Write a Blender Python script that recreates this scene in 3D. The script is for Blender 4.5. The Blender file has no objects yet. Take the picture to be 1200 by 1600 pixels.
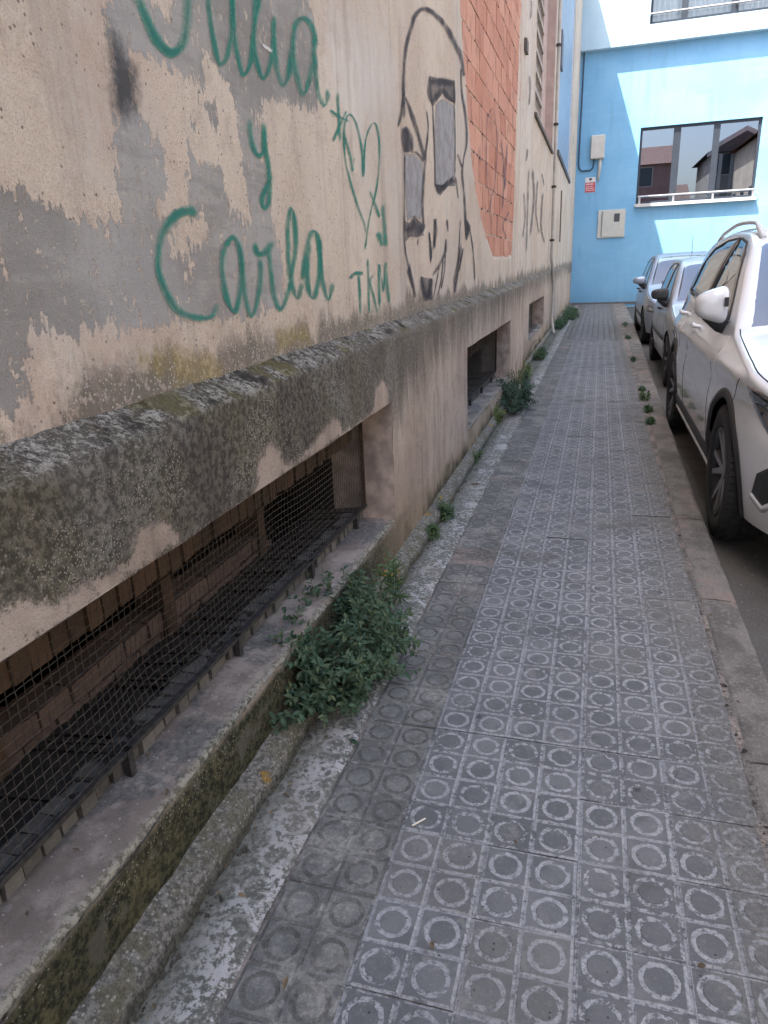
import bpy, bmesh, math, random
import numpy as np
from mathutils import Vector, Matrix
R_ = math.radians
random.seed(7)
SC = bpy.context.scene
COL = SC.collection

# ---------------------------------------------------------------- camera
CAM_R = [[0.959338, -0.053237, 0.277195], [0.279283, 0.3213, -0.904858], [-0.04089, 0.94548, 0.323103]]
CAM_H = 1.276
cam_d = bpy.data.cameras.new('camera')
cam = bpy.data.objects.new('camera', cam_d)
COL.objects.link(cam)
mw = Matrix.Identity(4)
for i in range(3):
    for j in range(3):
        mw[i][j] = CAM_R[i][j]
mw[2][3] = CAM_H
cam.matrix_world = mw
cam_d.sensor_fit = 'AUTO'
cam_d.sensor_width = 36.0
cam_d.lens = 24.7125
cam_d.clip_start = 0.02
cam_d.clip_end = 2000.0
SC.camera = cam
SC.render.resolution_x, SC.render.resolution_y = 768, 1024

# ---------------------------------------------------------------- sky, sun, exposure
LIGHT = Vector((0.333, 0.37, -1.0)).normalized()      # direction the sunlight travels
SUN_EL = math.asin(-LIGHT.z)
SUN_AZ = math.atan2(-LIGHT.x, -LIGHT.y)
world = bpy.data.worlds.new('World')
SC.world = world
world.use_nodes = True
wn = world.node_tree
wn.nodes.clear()
wo = wn.nodes.new('ShaderNodeOutputWorld')
wb = wn.nodes.new('ShaderNodeBackground')
sky = wn.nodes.new('ShaderNodeTexSky')
sky.sky_type = 'NISHITA'
sky.sun_disc = False
sky.sun_elevation = SUN_EL
sky.sun_rotation = SUN_AZ
sky.air_density = 1.0
sky.dust_density = 4.0
sky.ozone_density = 0.0
wb.inputs['Strength'].default_value = 0.15
wn.links.new(sky.outputs[0], wb.inputs[0])
wn.links.new(wb.outputs[0], wo.inputs[0])
sun_d = bpy.data.lights.new('sun', 'SUN')
sun_d.energy = 5.0
sun_d.angle = R_(0.5)
sun_d.color = (1.0, 0.95, 0.87)
sun = bpy.data.objects.new('sun', sun_d)
COL.objects.link(sun)
sun.rotation_euler = LIGHT.to_track_quat('-Z', 'Y').to_euler()
sun.location = (-6, -6, 20)
vs = SC.view_settings
vs.view_transform = 'Standard'
vs.look = 'None'
vs.gamma = 1.0
vs.use_curve_mapping = False
vs.exposure = 1.95
try:
    SC.cycles.use_denoising = True
    SC.cycles.max_bounces = 8
    SC.cycles.transparent_max_bounces = 24
    SC.cycles.sample_clamp_indirect = 6.0
except Exception:
    pass

# ---------------------------------------------------------------- helpers
def tag(o, label=None, cat=None, group=None, kind=None):
    if label: o['label'] = label
    if cat: o['category'] = cat
    if group: o['group'] = group
    if kind: o['kind'] = kind
    return o

def empty(name, loc=(0, 0, 0), rz=0.0):
    o = bpy.data.objects.new(name, None)
    COL.objects.link(o)
    o.location = loc
    o.rotation_euler = (0, 0, rz)
    o.empty_display_size = 0.1
    return o

def link(name, me, mat=None, parent=None, loc=None):
    o = bpy.data.objects.new(name, me)
    COL.objects.link(o)
    if mat is not None and len(me.materials) == 0:
        for m in (mat if isinstance(mat, (list, tuple)) else [mat]):
            me.materials.append(m)
    if parent is not None: o.parent = parent
    if loc is not None: o.location = loc
    return o

def mesh_np(name, V, Q, smooth=True, attrs=None):
    """quads array -> mesh"""
    V = np.asarray(V, np.float32); Q = np.asarray(Q, np.int32)
    me = bpy.data.meshes.new(name)
    me.vertices.add(len(V)); me.vertices.foreach_set('co', V.ravel())
    k = Q.shape[1]
    me.loops.add(Q.size); me.loops.foreach_set('vertex_index', Q.ravel())
    me.polygons.add(len(Q))
    me.polygons.foreach_set('loop_start', np.arange(0, Q.size, k, dtype=np.int32))
    me.polygons.foreach_set('loop_total', np.full(len(Q), k, np.int32))
    me.update(calc_edges=True)
    me.polygons.foreach_set('use_smooth', np.full(len(Q), smooth, bool))
    for n, a in (attrs or {}).items():
        at = me.attributes.new(n, 'FLOAT', 'POINT')
        at.data.foreach_set('value', np.asarray(a, np.float32).ravel())
    me.validate()
    return me

def grid_quads(nr, nc, keep=None, flip=False):
    r, c = np.meshgrid(np.arange(nr - 1), np.arange(nc - 1), indexing='ij')
    a = r * nc + c
    q = np.stack([a, a + 1, a + nc + 1, a + nc], -1)
    if flip: q = q[..., ::-1]
    q = q.reshape(-1, 4)
    if keep is not None: q = q[np.asarray(keep).ravel()]
    return q

class MB:
    """collects polygons, builds ONE mesh object"""
    def __init__(s): s.v = []; s.f = []
    def quad(s, a, b, c, d):
        n = len(s.v); s.v += [a, b, c, d]; s.f.append((n, n + 1, n + 2, n + 3)); return s
    def poly(s, pts):
        n = len(s.v); s.v += list(pts); s.f.append(tuple(range(n, n + len(pts)))); return s
    def box(s, a, b, j=0.0, rot=None):
        x0, y0, z0 = a; x1, y1, z1 = b
        p = [(x0, y0, z0), (x1, y0, z0), (x1, y1, z0), (x0, y1, z0), (x0, y0, z1), (x1, y0, z1), (x1, y1, z1), (x0, y1, z1)]
        if j: p = [tuple(q + random.uniform(-j, j) for q in t) for t in p]
        n = len(s.v); s.v += p
        s.f += [tuple(n + i for i in t) for t in ((0, 3, 2, 1), (4, 5, 6, 7), (0, 1, 5, 4), (1, 2, 6, 5), (2, 3, 7, 6), (3, 0, 4, 7))]
        return s
    def tube(s, pts, r, n=8, cap=True):
        pts = [Vector(p) for p in pts]
        rs = r if isinstance(r, (list, tuple)) else [r] * len(pts)
        base = len(s.v)
        up = Vector((0.123, 0.97, 0.2))
        for i, p in enumerate(pts):
            t = (pts[min(i + 1, len(pts) - 1)] - pts[max(i - 1, 0)]).normalized()
            if abs(t.dot(up)) > 0.9: up2 = Vector((1, 0.1, 0))
            else: up2 = up
            u = t.cross(up2).normalized(); w = t.cross(u)
            for k in range(n):
                a = 2 * math.pi * k / n
                s.v.append(tuple(p + (u * math.cos(a) + w * math.sin(a)) * rs[i]))
        for i in range(len(pts) - 1):
            for k in range(n):
                a = base + i * n + k; b = base + i * n + (k + 1) % n
                s.f.append((a, b, b + n, a + n))
        if cap:
            s.f.append(tuple(base + k for k in range(n - 1, -1, -1)))
            e = base + (len(pts) - 1) * n
            s.f.append(tuple(e + k for k in range(n)))
        return s
    def mesh(s, name, smooth=False):
        me = bpy.data.meshes.new(name)
        me.from_pydata([tuple(p) for p in s.v], [], s.f)
        me.update()
        if smooth: me.polygons.foreach_set('use_smooth', np.full(len(me.polygons), True))
        return me
    def build(s, name, mat, parent=None, smooth=False, bevel=0.0, seg=2, label=None, loc=None):
        me = s.mesh(name, smooth)
        o = link(name, me, mat, parent, loc)
        if bevel:
            b = o.modifiers.new('bevel', 'BEVEL'); b.width = bevel; b.segments = seg; b.limit_method = 'ANGLE'; b.angle_limit = R_(40)
            b.harden_normals = False
        if label: o['label'] = label
        return o

# value noise in numpy
def vnoise(x, y, seed=0):
    rs = np.random.RandomState(seed)
    T = rs.rand(256, 256)
    xi = np.floor(x).astype(int); yi = np.floor(y).astype(int)
    fx = x - xi; fy = y - yi
    fx = fx * fx * (3 - 2 * fx); fy = fy * fy * (3 - 2 * fy)
    g = lambda i, j: T[i % 256, j % 256]
    return (g(xi, yi) * (1 - fx) + g(xi + 1, yi) * fx) * (1 - fy) + (g(xi, yi + 1) * (1 - fx) + g(xi + 1, yi + 1) * fx) * fy
def fbm(x, y, seed=0, oct=4):
    s = 0; a = 0.5; t = 0
    for k in range(oct):
        s = s + a * vnoise(x * 2 ** k + 17.3 * k, y * 2 ** k + 5.1 * k, seed + k); t += a; a *= 0.5
    return s / t - 0.5
def sdf_poly(px, py, poly):
    """signed distance, negative inside"""
    P = np.array(poly, float); n = len(P)
    d = np.full(px.shape, 1e9); inside = np.zeros(px.shape, bool)
    for i in range(n):
        a = P[i]; b = P[(i + 1) % n]; e = b - a
        wx = px - a[0]; wy = py - a[1]
        t = np.clip((wx * e[0] + wy * e[1]) / (e @ e + 1e-12), 0, 1)
        d = np.minimum(d, np.hypot(wx - t * e[0], wy - t * e[1]))
        c = (a[1] > py) != (b[1] > py)
        xs = a[0] + (py - a[1]) * e[0] / (e[1] if abs(e[1]) > 1e-12 else 1e-12)
        inside ^= c & (px < xs)
    return np.where(inside, -d, d)
def sdf_any(px, py, polys):
    d = np.full(px.shape, 9.0)
    for p in polys: d = np.minimum(d, sdf_poly(px, py, p))
    return d
def catmull(P, sub):
    P = np.asarray(P, float)
    if len(P) < 3: 
        t = np.linspace(0, 1, sub + 1)[:, None]; return P[0] * (1 - t) + P[-1] * t
    Q = np.vstack([2 * P[0] - P[1], P, 2 * P[-1] - P[-2]])
    out = []
    for i in range(1, len(Q) - 2):
        p0, p1, p2, p3 = Q[i - 1:i + 3]
        for t in np.linspace(0, 1, sub, endpoint=False):
            out.append(0.5 * ((2 * p1) + (-p0 + p2) * t + (2 * p0 - 5 * p1 + 4 * p2 - p3) * t * t + (-p0 + 3 * p1 - 3 * p2 + p3) * t ** 3))
    out.append(Q[-2])
    return np.array(out)

# ---------------------------------------------------------------- node materials
class G:
    def __init__(s, name):
        s.m = bpy.data.materials.new(name); s.m.use_nodes = True
        s.t = s.m.node_tree; s.t.nodes.clear()
        s.out = s.t.nodes.new('ShaderNodeOutputMaterial')
        s._pos = None
    def n(s, ty, **kw):
        nd = s.t.nodes.new(ty)
        for k, v in kw.items(): setattr(nd, k, v)
        return nd
    def L(s, sock, v):
        if isinstance(v, bpy.types.NodeSocket): s.t.links.new(v, sock)
        elif v is not None:
            if sock.type == 'RGBA' and not hasattr(v, '__len__'): v = (v, v, v, 1)
            elif sock.type == 'RGBA' and len(v) == 3: v = (*v, 1)
            sock.default_value = v
    def math(s, op, a, b=None, c=None, clamp=False):
        nd = s.n('ShaderNodeMath', operation=op, use_clamp=clamp)
        s.L(nd.inputs[0], a)
        if b is not None: s.L(nd.inputs[1], b)
        if c is not None: s.L(nd.inputs[2], c)
        return nd.outputs[0]
    def add(s, a, b): return s.math('ADD', a, b)
    def sub(s, a, b): return s.math('SUBTRACT', a, b)
    def mul(s, a, b): return s.math('MULTIPLY', a, b)
    def mx(s, a, b): return s.math('MAXIMUM', a, b)
    def mn(s, a, b): return s.math('MINIMUM', a, b)
    def inv(s, a): return s.math('SUBTRACT', 1.0, a, clamp=True)
    def mix(s, f, a, b, mode='MIX'):
        nd = s.n('ShaderNodeMix', data_type='RGBA', blend_type=mode)
        s.L(nd.inputs[0], f); s.L(nd.inputs[6], a); s.L(nd.inputs[7], b)
        return nd.outputs[2]
    def ss(s, x, a, b, lo=0.0, hi=1.0):
        nd = s.n('ShaderNodeMapRange', interpolation_type='SMOOTHSTEP')
        s.L(nd.inputs[0], x)
        if a > b: a, b, lo, hi = b, a, hi, lo
        for i, v in ((1, a), (2, b), (3, lo), (4, hi)): nd.inputs[i].default_value = v
        return nd.outputs[0]
    def pos(s):
        if s._pos is None: s._pos = s.n('ShaderNodeNewGeometry').outputs['Position']
        return s._pos
    def obj(s): return s.n('ShaderNodeTexCoord').outputs['Object']
    def rnd(s): return s.n('ShaderNodeObjectInfo').outputs['Random']
    def xyz(s, v=None):
        nd = s.n('ShaderNodeSeparateXYZ'); s.L(nd.inputs[0], v or s.pos()); return nd.outputs
    def scale(s, v, sc):
        nd = s.n('ShaderNodeVectorMath', operation='MULTIPLY'); s.L(nd.inputs[0], v); nd.inputs[1].default_value = sc; return nd.outputs[0]
    def noise(s, scale, detail=4, rough=0.55, vec=None, dist=0.0):
        nd = s.n('ShaderNodeTexNoise'); s.L(nd.inputs['Vector'], vec or s.pos())
        nd.inputs['Scale'].default_value = scale; nd.inputs['Detail'].default_value = detail
        nd.inputs['Roughness'].default_value = rough; nd.inputs['Distortion'].default_value = dist
        return nd.outputs[0]
    def vor(s, scale, vec=None, feature='F1', out=0, rnd=1.0):
        nd = s.n('ShaderNodeTexVoronoi', feature=feature); s.L(nd.inputs['Vector'], vec or s.pos())
        nd.inputs['Scale'].default_value = scale; nd.inputs['Randomness'].default_value = rnd
        return nd.outputs[out]
    def attr(s, name):
        return s.n('ShaderNodeAttribute', attribute_name=name).outputs['Fac']
    def bump(s, h, strength=0.5, dist=0.01, normal=None):
        nd = s.n('ShaderNodeBump'); s.L(nd.inputs['Height'], h)
        nd.inputs['Strength'].default_value = strength; nd.inputs['Distance'].default_value = dist
        if normal: s.L(nd.inputs['Normal'], normal)
        return nd.outputs[0]
    def bsdf(s, col, rough=0.8, normal=None, **kw):
        nd = s.n('ShaderNodeBsdfPrincipled')
        s.L(nd.inputs['Base Color'], col); s.L(nd.inputs['Roughness'], rough)
        if normal: s.L(nd.inputs['Normal'], normal)
        for k, v in kw.items(): s.L(nd.inputs[k.replace('_', ' ')], v)
        return nd.outputs[0]
    def end(s, sh):
        s.t.links.new(sh, s.out.inputs[0]); return s.m

def simple(name, col, rough=0.6, var=0.12, scale=20, bump=0.0, **kw):
    g = G(name)
    n = g.noise(scale, 4)
    c = g.mix(g.ss(n, 0.3, 0.7), tuple(v * (1 - var) for v in col), tuple(min(v * (1 + var), 1) for v in col))
    nm = g.bump(g.noise(scale * 6, 3), bump, 0.004) if bump else None
    return g.end(g.bsdf(c, rough, nm, **kw))

def specks(g, scale, size, keep, vec=None):
    """mask of small round dots: keep = share of cells that hold one"""
    nd = g.n('ShaderNodeTexVoronoi'); g.L(nd.inputs['Vector'], vec or g.pos()); nd.inputs['Scale'].default_value = scale
    d = g.ss(nd.outputs['Distance'], size, size * 0.6)
    sep = g.n('ShaderNodeSeparateColor'); g.t.links.new(nd.outputs['Color'], sep.inputs[0])
    k = g.math('LESS_THAN', sep.outputs[0], keep)
    return g.mul(d, k)

BEIGE_A, BEIGE_B = (0.525, 0.428, 0.338), (0.635, 0.54, 0.438)

def mat_wall():
    g = G('old_render')
    x, y, z = g.xyz()
    nl = g.noise(1.3, 5, 0.6); nm = g.noise(9, 6, 0.65); nf = g.noise(60, 5, 0.75); ng = g.noise(230, 4, 0.8)
    nv = g.noise(30, 5, 0.7, g.scale(g.pos(), (1, 1.7, 0.45)))
    col = g.mix(g.ss(nl, 0.40, 0.60), BEIGE_A, BEIGE_B)
    col = g.mix(g.mul(g.ss(nm, 0.50, 0.64), 0.40), col, (0.41, 0.315, 0.25))
    col = g.mix(g.mul(g.ss(nf, 0.47, 0.60), 0.38), col, (0.70, 0.60, 0.50))
    col = g.mix(g.mul(g.ss(ng, 0.51, 0.62), 0.36), col, (0.24, 0.18, 0.14))
    col = g.mix(g.mul(g.ss(ng, 0.47, 0.38), 0.25), col, (0.74, 0.66, 0.57))
    # reddish, coarser render higher up near the corner, paler dusty areas
    red = g.mul(g.ss(g.noise(2.1, 4), 0.47, 0.60), g.ss(y, 1.7, 1.1))
    col = g.mix(g.mul(red, 0.45), col, (0.40, 0.27, 0.205))
    # stippled grain and pits
    col = g.mix(g.mul(specks(g, 150, 0.34, 0.45), g.mul(g.ss(g.noise(4, 3), 0.44, 0.58), 0.75)), col, (0.20, 0.14, 0.105))
    col = g.mix(g.mul(specks(g, 60, 0.24, 0.16), 0.8), col, (0.10, 0.07, 0.055))
    # paler limewash smears
    wn = g.add(g.attr('white'), g.mul(g.sub(nm, 0.5), 0.30))
    streak = g.noise(6, 4, 0.6, g.scale(g.pos(), (1, 6, 0.8)))
    col = g.mix(g.mul(g.ss(wn, 0.10, -0.12), g.ss(streak, 0.4, 0.56, 0.35, 0.8)), col, (0.68, 0.635, 0.585))
    pale = g.mul(g.ss(g.noise(1.1, 5, 0.65), 0.49, 0.60), g.ss(nv, 0.36, 0.56, 0.2, 1.0))
    col = g.mix(g.mul(pale, 0.55), col, (0.56, 0.515, 0.465))
    # cement-grey paint, flaked
    jag = g.add(g.mul(g.sub(nm, 0.5), 0.10), g.add(g.mul(g.sub(nf, 0.5), 0.075), g.mul(g.sub(nv, 0.5), 0.125)))
    pn = g.add(g.attr('paint'), jag)
    pm = g.ss(pn, 0.003, -0.003)
    thin = g.mul(pm, g.ss(g.add(nv, g.mul(g.sub(nf, 0.5), 0.8)), 0.66, 0.58, 0.0, 1.0))
    grey = g.mix(g.ss(g.noise(3, 5, 0.6), 0.42, 0.58), (0.275, 0.262, 0.245), (0.375, 0.36, 0.335))
    grey = g.mix(g.mul(g.ss(g.noise(14, 4, 0.6, g.scale(g.pos(), (1, 0.35, 2.2))), 0.5, 0.62), 0.5), grey, (0.235, 0.222, 0.205))
    grey = g.mix(g.mul(g.ss(g.noise(1.0, 4), 0.48, 0.58), 0.5), grey, (0.40, 0.395, 0.385))
    grey = g.mix(g.mul(g.ss(ng, 0.53, 0.64), 0.25), grey, (0.18, 0.17, 0.155))
    scr = g.mul(g.ss(g.noise(40, 5, 0.75, g.scale(g.pos(), (1, 0.5, 1.6))), 0.61, 0.66), 0.7)
    grey = g.mix(scr, grey, (0.52, 0.46, 0.39))
    col = g.mix(g.mul(thin, 0.96), col, grey)
    # soot
    sm = g.ss(g.add(g.attr('soot'), g.mul(g.sub(nf, 0.5), 0.06)), 0.034, -0.022)
    col = g.mix(g.mul(sm, 0.93), col, (0.06, 0.058, 0.06))
    # grime above the ledge
    zl = g.sub(z, g.add(1.035, g.mul(y, 0.0105)))
    st = g.noise(6, 5, 0.7, g.scale(g.pos(), (1, 1.2, 0.35)))
    dk = g.add(g.mul(g.attr('dark'), 1.0), g.add(g.mul(g.sub(nm, 0.5), 0.12), g.mul(g.sub(nf, 0.5), 0.08)))
    gm = g.mx(g.ss(g.add(g.sub(zl, g.mul(g.sub(st, 0.44), 0.5)), g.mul(g.sub(nf, 0.5), 0.10)), 0.055, -0.02), g.mul(g.ss(dk, 0.03, -0.03), 0.95))
    gm = g.mul(gm, g.ss(nf, 0.36, 0.52, 0.3, 1.0))
    gcol = g.mix(g.ss(nf, 0.44, 0.57), (0.055, 0.05, 0.043), (0.16, 0.14, 0.11))
    col = g.mix(g.mul(gm, 0.88), col, gcol)
    ol = g.ss(g.add(g.attr('olive'), g.add(g.mul(g.sub(nm, 0.5), 0.10), g.mul(g.sub(nv, 0.5), 0.10))), 0.03, -0.03)
    col = g.mix(g.mul(ol, 0.7), col, g.mix(g.ss(nf, 0.44, 0.57), (0.23, 0.175, 0.06), (0.36, 0.29, 0.13)))
    col = g.mix(g.mul(specks(g, 120, 0.36, 0.42), g.ss(gm, 0.2, 0.6)), col, (0.50, 0.465, 0.40))
    # long stains running down from above
    run = g.noise(3.2, 4, 0.6, g.scale(g.pos(), (1, 2.5, 0.12)))
    col = g.mix(g.mul(g.ss(run, 0.54, 0.66), 0.35), col, (0.26, 0.21, 0.175))
    h = g.add(g.mul(nf, 0.7), g.add(g.mul(ng, 0.7), g.mul(thin, 0.9)))
    return g.end(g.bsdf(col, 0.92, g.bump(h, 0.7, 0.006), Specular_IOR_Level=0.25))

def mat_plinth():
    g = G('grimy_plinth')
    x, y, z = g.xyz()
    nm = g.noise(8, 6, 0.65); nf = g.noise(58, 5, 0.75); ng = g.noise(210, 4, 0.8)
    nl = g.noise(1.6, 4)
    col = g.mix(g.ss(nl, 0.4, 0.6), (0.47, 0.37, 0.30), (0.59, 0.485, 0.40))
    col = g.mix(g.mul(g.ss(nm, 0.50, 0.64), 0.4), col, (0.33, 0.265, 0.21))
    col = g.mix(g.mul(g.ss(ng, 0.51, 0.62), 0.3), col, (0.24, 0.19, 0.145))
    col = g.mix(g.mul(specks(g, 60, 0.24, 0.14), 0.7), col, (0.15, 0.115, 0.09))
    sk = g.noise(9, 5, 0.7, g.scale(g.pos(), (1, 1.2, 0.14)))
    col = g.mix(g.mul(g.ss(sk, 0.52, 0.63), 0.38), col, (0.25, 0.205, 0.165))
    col = g.mix(g.mul(g.ss(sk, 0.46, 0.38), 0.25), col, (0.66, 0.56, 0.47))
    chip = g.ss(g.add(g.noise(5, 6, 0.75), g.mul(g.sub(nf, 0.5), 0.2)), 0.635, 0.65)
    col = g.mix(g.mul(chip, 0.7), col, (0.30, 0.255, 0.215))
    # yellow-brown run-off low down
    low = g.ss(g.add(z, g.mul(g.sub(g.noise(3.5, 5), 0.5), 0.6)), 0.36, 0.04)
    col = g.mix(g.mul(low, 0.5), col, (0.29, 0.205, 0.095))
    # black biofilm creeping down from the ledge
    zf = g.add(0.99, g.mul(y, 0.0105))
    st = g.noise(5, 6, 0.75, g.scale(g.pos(), (1, 1.5, 0.26)))
    far = g.ss(y, 1.9, 3.4)
    depth = g.ss(y, 1.7, 4.6, 0.46, 0.17)
    dz = g.sub(g.sub(zf, z), g.add(depth, g.mul(g.sub(st, 0.5), 0.75)))
    dz = g.add(dz, g.add(g.mul(g.sub(nf, 0.5), 0.16), g.mul(g.sub(ng, 0.5), 0.10)))
    gm = g.mix(far, g.ss(dz, 0.05, -0.06), g.ss(dz, 0.13, -0.19))
    cl = g.ss(g.add(g.attr('clean'), g.add(g.mul(g.sub(nm, 0.5), 0.07), g.add(g.mul(g.sub(nf, 0.5), 0.07), g.mul(g.sub(ng, 0.5), 0.04)))), -0.006, 0.010)
    gm = g.mul(gm, cl)
    gcol = g.mix(g.ss(nf, 0.43, 0.57), (0.05, 0.045, 0.039), (0.155, 0.136, 0.108))
    gcol = g.mix(g.mul(g.ss(g.noise(2.6, 5), 0.47, 0.56), 0.65), gcol, g.mix(g.ss(nf, 0.42, 0.58), (0.075, 0.07, 0.042), (0.21, 0.19, 0.13)))
    gcol = g.mix(g.ss(g.noise(1.9, 5), 0.5, 0.6), gcol, g.mix(g.ss(nf, 0.42, 0.58), (0.09, 0.086, 0.074), (0.255, 0.24, 0.205)))
    gcol = g.mix(g.mul(g.mul(g.ss(g.noise(16, 6, 0.75), 0.52, 0.66), g.ss(g.noise(1.4, 3), 0.40, 0.60)), 0.6), gcol, (0.038, 0.034, 0.03))
    vb = g.noise(6, 5, 0.7, g.scale(g.pos(), (1, 1.6, 0.16)))
    gcol = g.mix(g.mul(g.ss(vb, 0.52, 0.62), 0.55), gcol, g.mix(g.ss(nf, 0.42, 0.58), (0.10, 0.085, 0.055), (0.19, 0.165, 0.115)))
    gcol = g.mix(g.mul(g.ss(vb, 0.45, 0.36), 0.5), gcol, (0.045, 0.038, 0.036))
    gcol = g.mix(g.mul(far, 0.45), gcol, (0.22, 0.19, 0.16))
    col = g.mix(g.mul(gm, 0.95), col, gcol)
    # white and grey lichen crust, thickest on the ledge
    top = g.ss(g.add(g.sub(z, g.add(0.99, g.mul(y, 0.0105))), g.mul(g.sub(nm, 0.5), 0.03)), -0.012, 0.012)
    lk = g.mul(specks(g, 105, 0.36, 0.42), g.ss(g.noise(3.3, 4), 0.42, 0.56, 0.15, 1.0))
    lk2 = g.mul(specks(g, 200, 0.42, 0.5), g.ss(g.noise(5, 3), 0.46, 0.58))
    col = g.mix(g.mul(g.mx(lk, lk2), g.mul(gm, 0.78)), col, (0.47, 0.435, 0.375))
    crust = g.mul(top, g.ss(g.add(nf, g.mul(g.sub(nm, 0.5), 0.6)), 0.45, 0.56))
    col = g.mix(g.mul(crust, 0.9), col, g.mix(g.ss(ng, 0.4, 0.6), (0.22, 0.21, 0.18), (0.56, 0.53, 0.47)))
    col = g.mix(g.mul(g.mul(top, g.ss(g.noise(4.5, 5), 0.53, 0.61)), 0.7), col, g.mix(nf, (0.10, 0.085, 0.03), (0.24, 0.21, 0.08)))
    col = g.mix(g.mul(g.mul(top, g.ss(g.noise(11, 5), 0.58, 0.64)), 0.8), col, (0.035, 0.033, 0.028))
    # moss under the sills
    yb = g.ss(y, 2.3, 3.4)
    msk = g.ss(g.add(z, g.mul(g.sub(nm, 0.5), 0.06)), 0.25, 0.21)
    msk = g.mx(g.mul(msk, g.inv(yb)), g.mul(g.mul(g.ss(g.add(z, g.mul(g.sub(g.noise(4, 5), 0.5), 0.55)), 0.17, 0.04), yb), 0.9))
    moss = g.mix(g.ss(nf, 0.43, 0.57), (0.026, 0.027, 0.016), (0.095, 0.09, 0.05))
    vs = g.noise(7, 5, 0.65, g.scale(g.pos(), (1, 1, 0.45)))
    moss = g.mix(g.mul(g.ss(vs, 0.54, 0.64), 0.65), moss, g.mix(g.ss(nf, 0.4, 0.6), (0.07, 0.064, 0.03), (0.165, 0.146, 0.075)))
    moss = g.mix(g.mul(g.ss(g.noise(10, 5), 0.54, 0.64), 0.7), moss, (0.14, 0.13, 0.105))
    moss = g.mix(g.mul(g.ss(z, 0.20, 0.245), 0.6), moss, g.mix(g.ss(ng, 0.42, 0.58), (0.10, 0.095, 0.06), (0.34, 0.315, 0.25)))
    col = g.mix(msk, col, moss)
    col = g.mix(g.mul(specks(g, 130, 0.33, 0.3), g.mul(msk, g.ss(z, 0.10, 0.235))), col, (0.42, 0.395, 0.33))
    h = g.add(g.add(nf, g.mul(ng, 0.8)), g.add(g.mul(crust, 0.7), g.mul(gm, 0.2)))
    return g.end(g.bsdf(col, 0.95, g.bump(h, 0.95, 0.010), Specular_IOR_Level=0.2))

def mat_sill():
    g = G('worn_sill_cement')
    x, y, z = g.xyz()
    nm = g.noise(7, 5, 0.65); nf = g.noise(64, 5, 0.75); ng = g.noise(220, 4, 0.8); nq = g.noise(18, 5, 0.7)
    col = g.mix(g.ss(nm, 0.42, 0.58), (0.215, 0.175, 0.145), (0.35, 0.295, 0.25))
    dk = g.ss(g.add(g.noise(3.6, 5, 0.7), g.mul(g.sub(nq, 0.5), 0.25)), 0.47, 0.56)
    col = g.mix(g.mul(dk, 0.85), col, g.mix(g.ss(nf, 0.42, 0.58), (0.085, 0.083, 0.08), (0.17, 0.163, 0.155)))
    col = g.mix(g.mul(specks(g, 26, 0.30, 0.45), 0.4), col, (0.40, 0.375, 0.34))
    col = g.mix(g.mul(specks(g, 90, 0.25, 0.15), 0.8), col, (0.58, 0.55, 0.50))
    col = g.mix(g.mul(g.ss(ng, 0.52, 0.63), 0.35), col, (0.09, 0.082, 0.072))
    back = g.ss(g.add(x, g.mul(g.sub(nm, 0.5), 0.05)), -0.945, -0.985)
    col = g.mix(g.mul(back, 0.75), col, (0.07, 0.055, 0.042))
    edge = g.ss(g.add(x, g.add(g.mul(g.sub(nm, 0.5), 0.05), g.mul(g.sub(nq, 0.5), 0.05))), -0.845, -0.822)
    col = g.mix(g.mul(edge, 0.85), col, g.mix(g.ss(nf, 0.43, 0.57), (0.075, 0.072, 0.045), (0.29, 0.27, 0.215)))
    return g.end(g.bsdf(col, 0.85, g.bump(g.add(g.add(nf, g.mul(ng, 0.6)), nm), 0.7, 0.007)))

def mat_fillet():
    g = G('lichened_cement')
    x, y, z = g.xyz()
    nm = g.noise(12, 6, 0.65); nf = g.noise(75, 5, 0.75); ng = g.noise(220, 4, 0.8)
    col = g.mix(g.ss(nf, 0.43, 0.57), (0.115, 0.11, 0.095), (0.30, 0.285, 0.25))
    col = g.mix(g.mul(g.ss(nm, 0.46, 0.58), 0.7), col, g.mix(g.ss(ng, 0.42, 0.58), (0.085, 0.082, 0.045), (0.22, 0.20, 0.12)))
    col = g.mix(g.ss(g.add(g.noise(6, 5), g.mul(g.sub(nf, 0.5), 0.12)), 0.635, 0.655), col, g.mix(g.ss(ng, 0.4, 0.6), (0.25, 0.14, 0.02), (0.44, 0.28, 0.06)))
    col = g.mix(g.mul(specks(g, 95, 0.38, 0.45), 0.65), col, (0.50, 0.48, 0.43))
    col = g.mix(g.mul(g.ss(ng, 0.53, 0.64), 0.5), col, (0.06, 0.058, 0.045))
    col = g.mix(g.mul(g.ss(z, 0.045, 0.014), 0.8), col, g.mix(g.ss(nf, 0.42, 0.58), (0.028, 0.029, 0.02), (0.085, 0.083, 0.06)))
    return g.end(g.bsdf(col, 0.95, g.bump(g.add(g.add(nf, ng), nm), 0.95, 0.011)))

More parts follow.
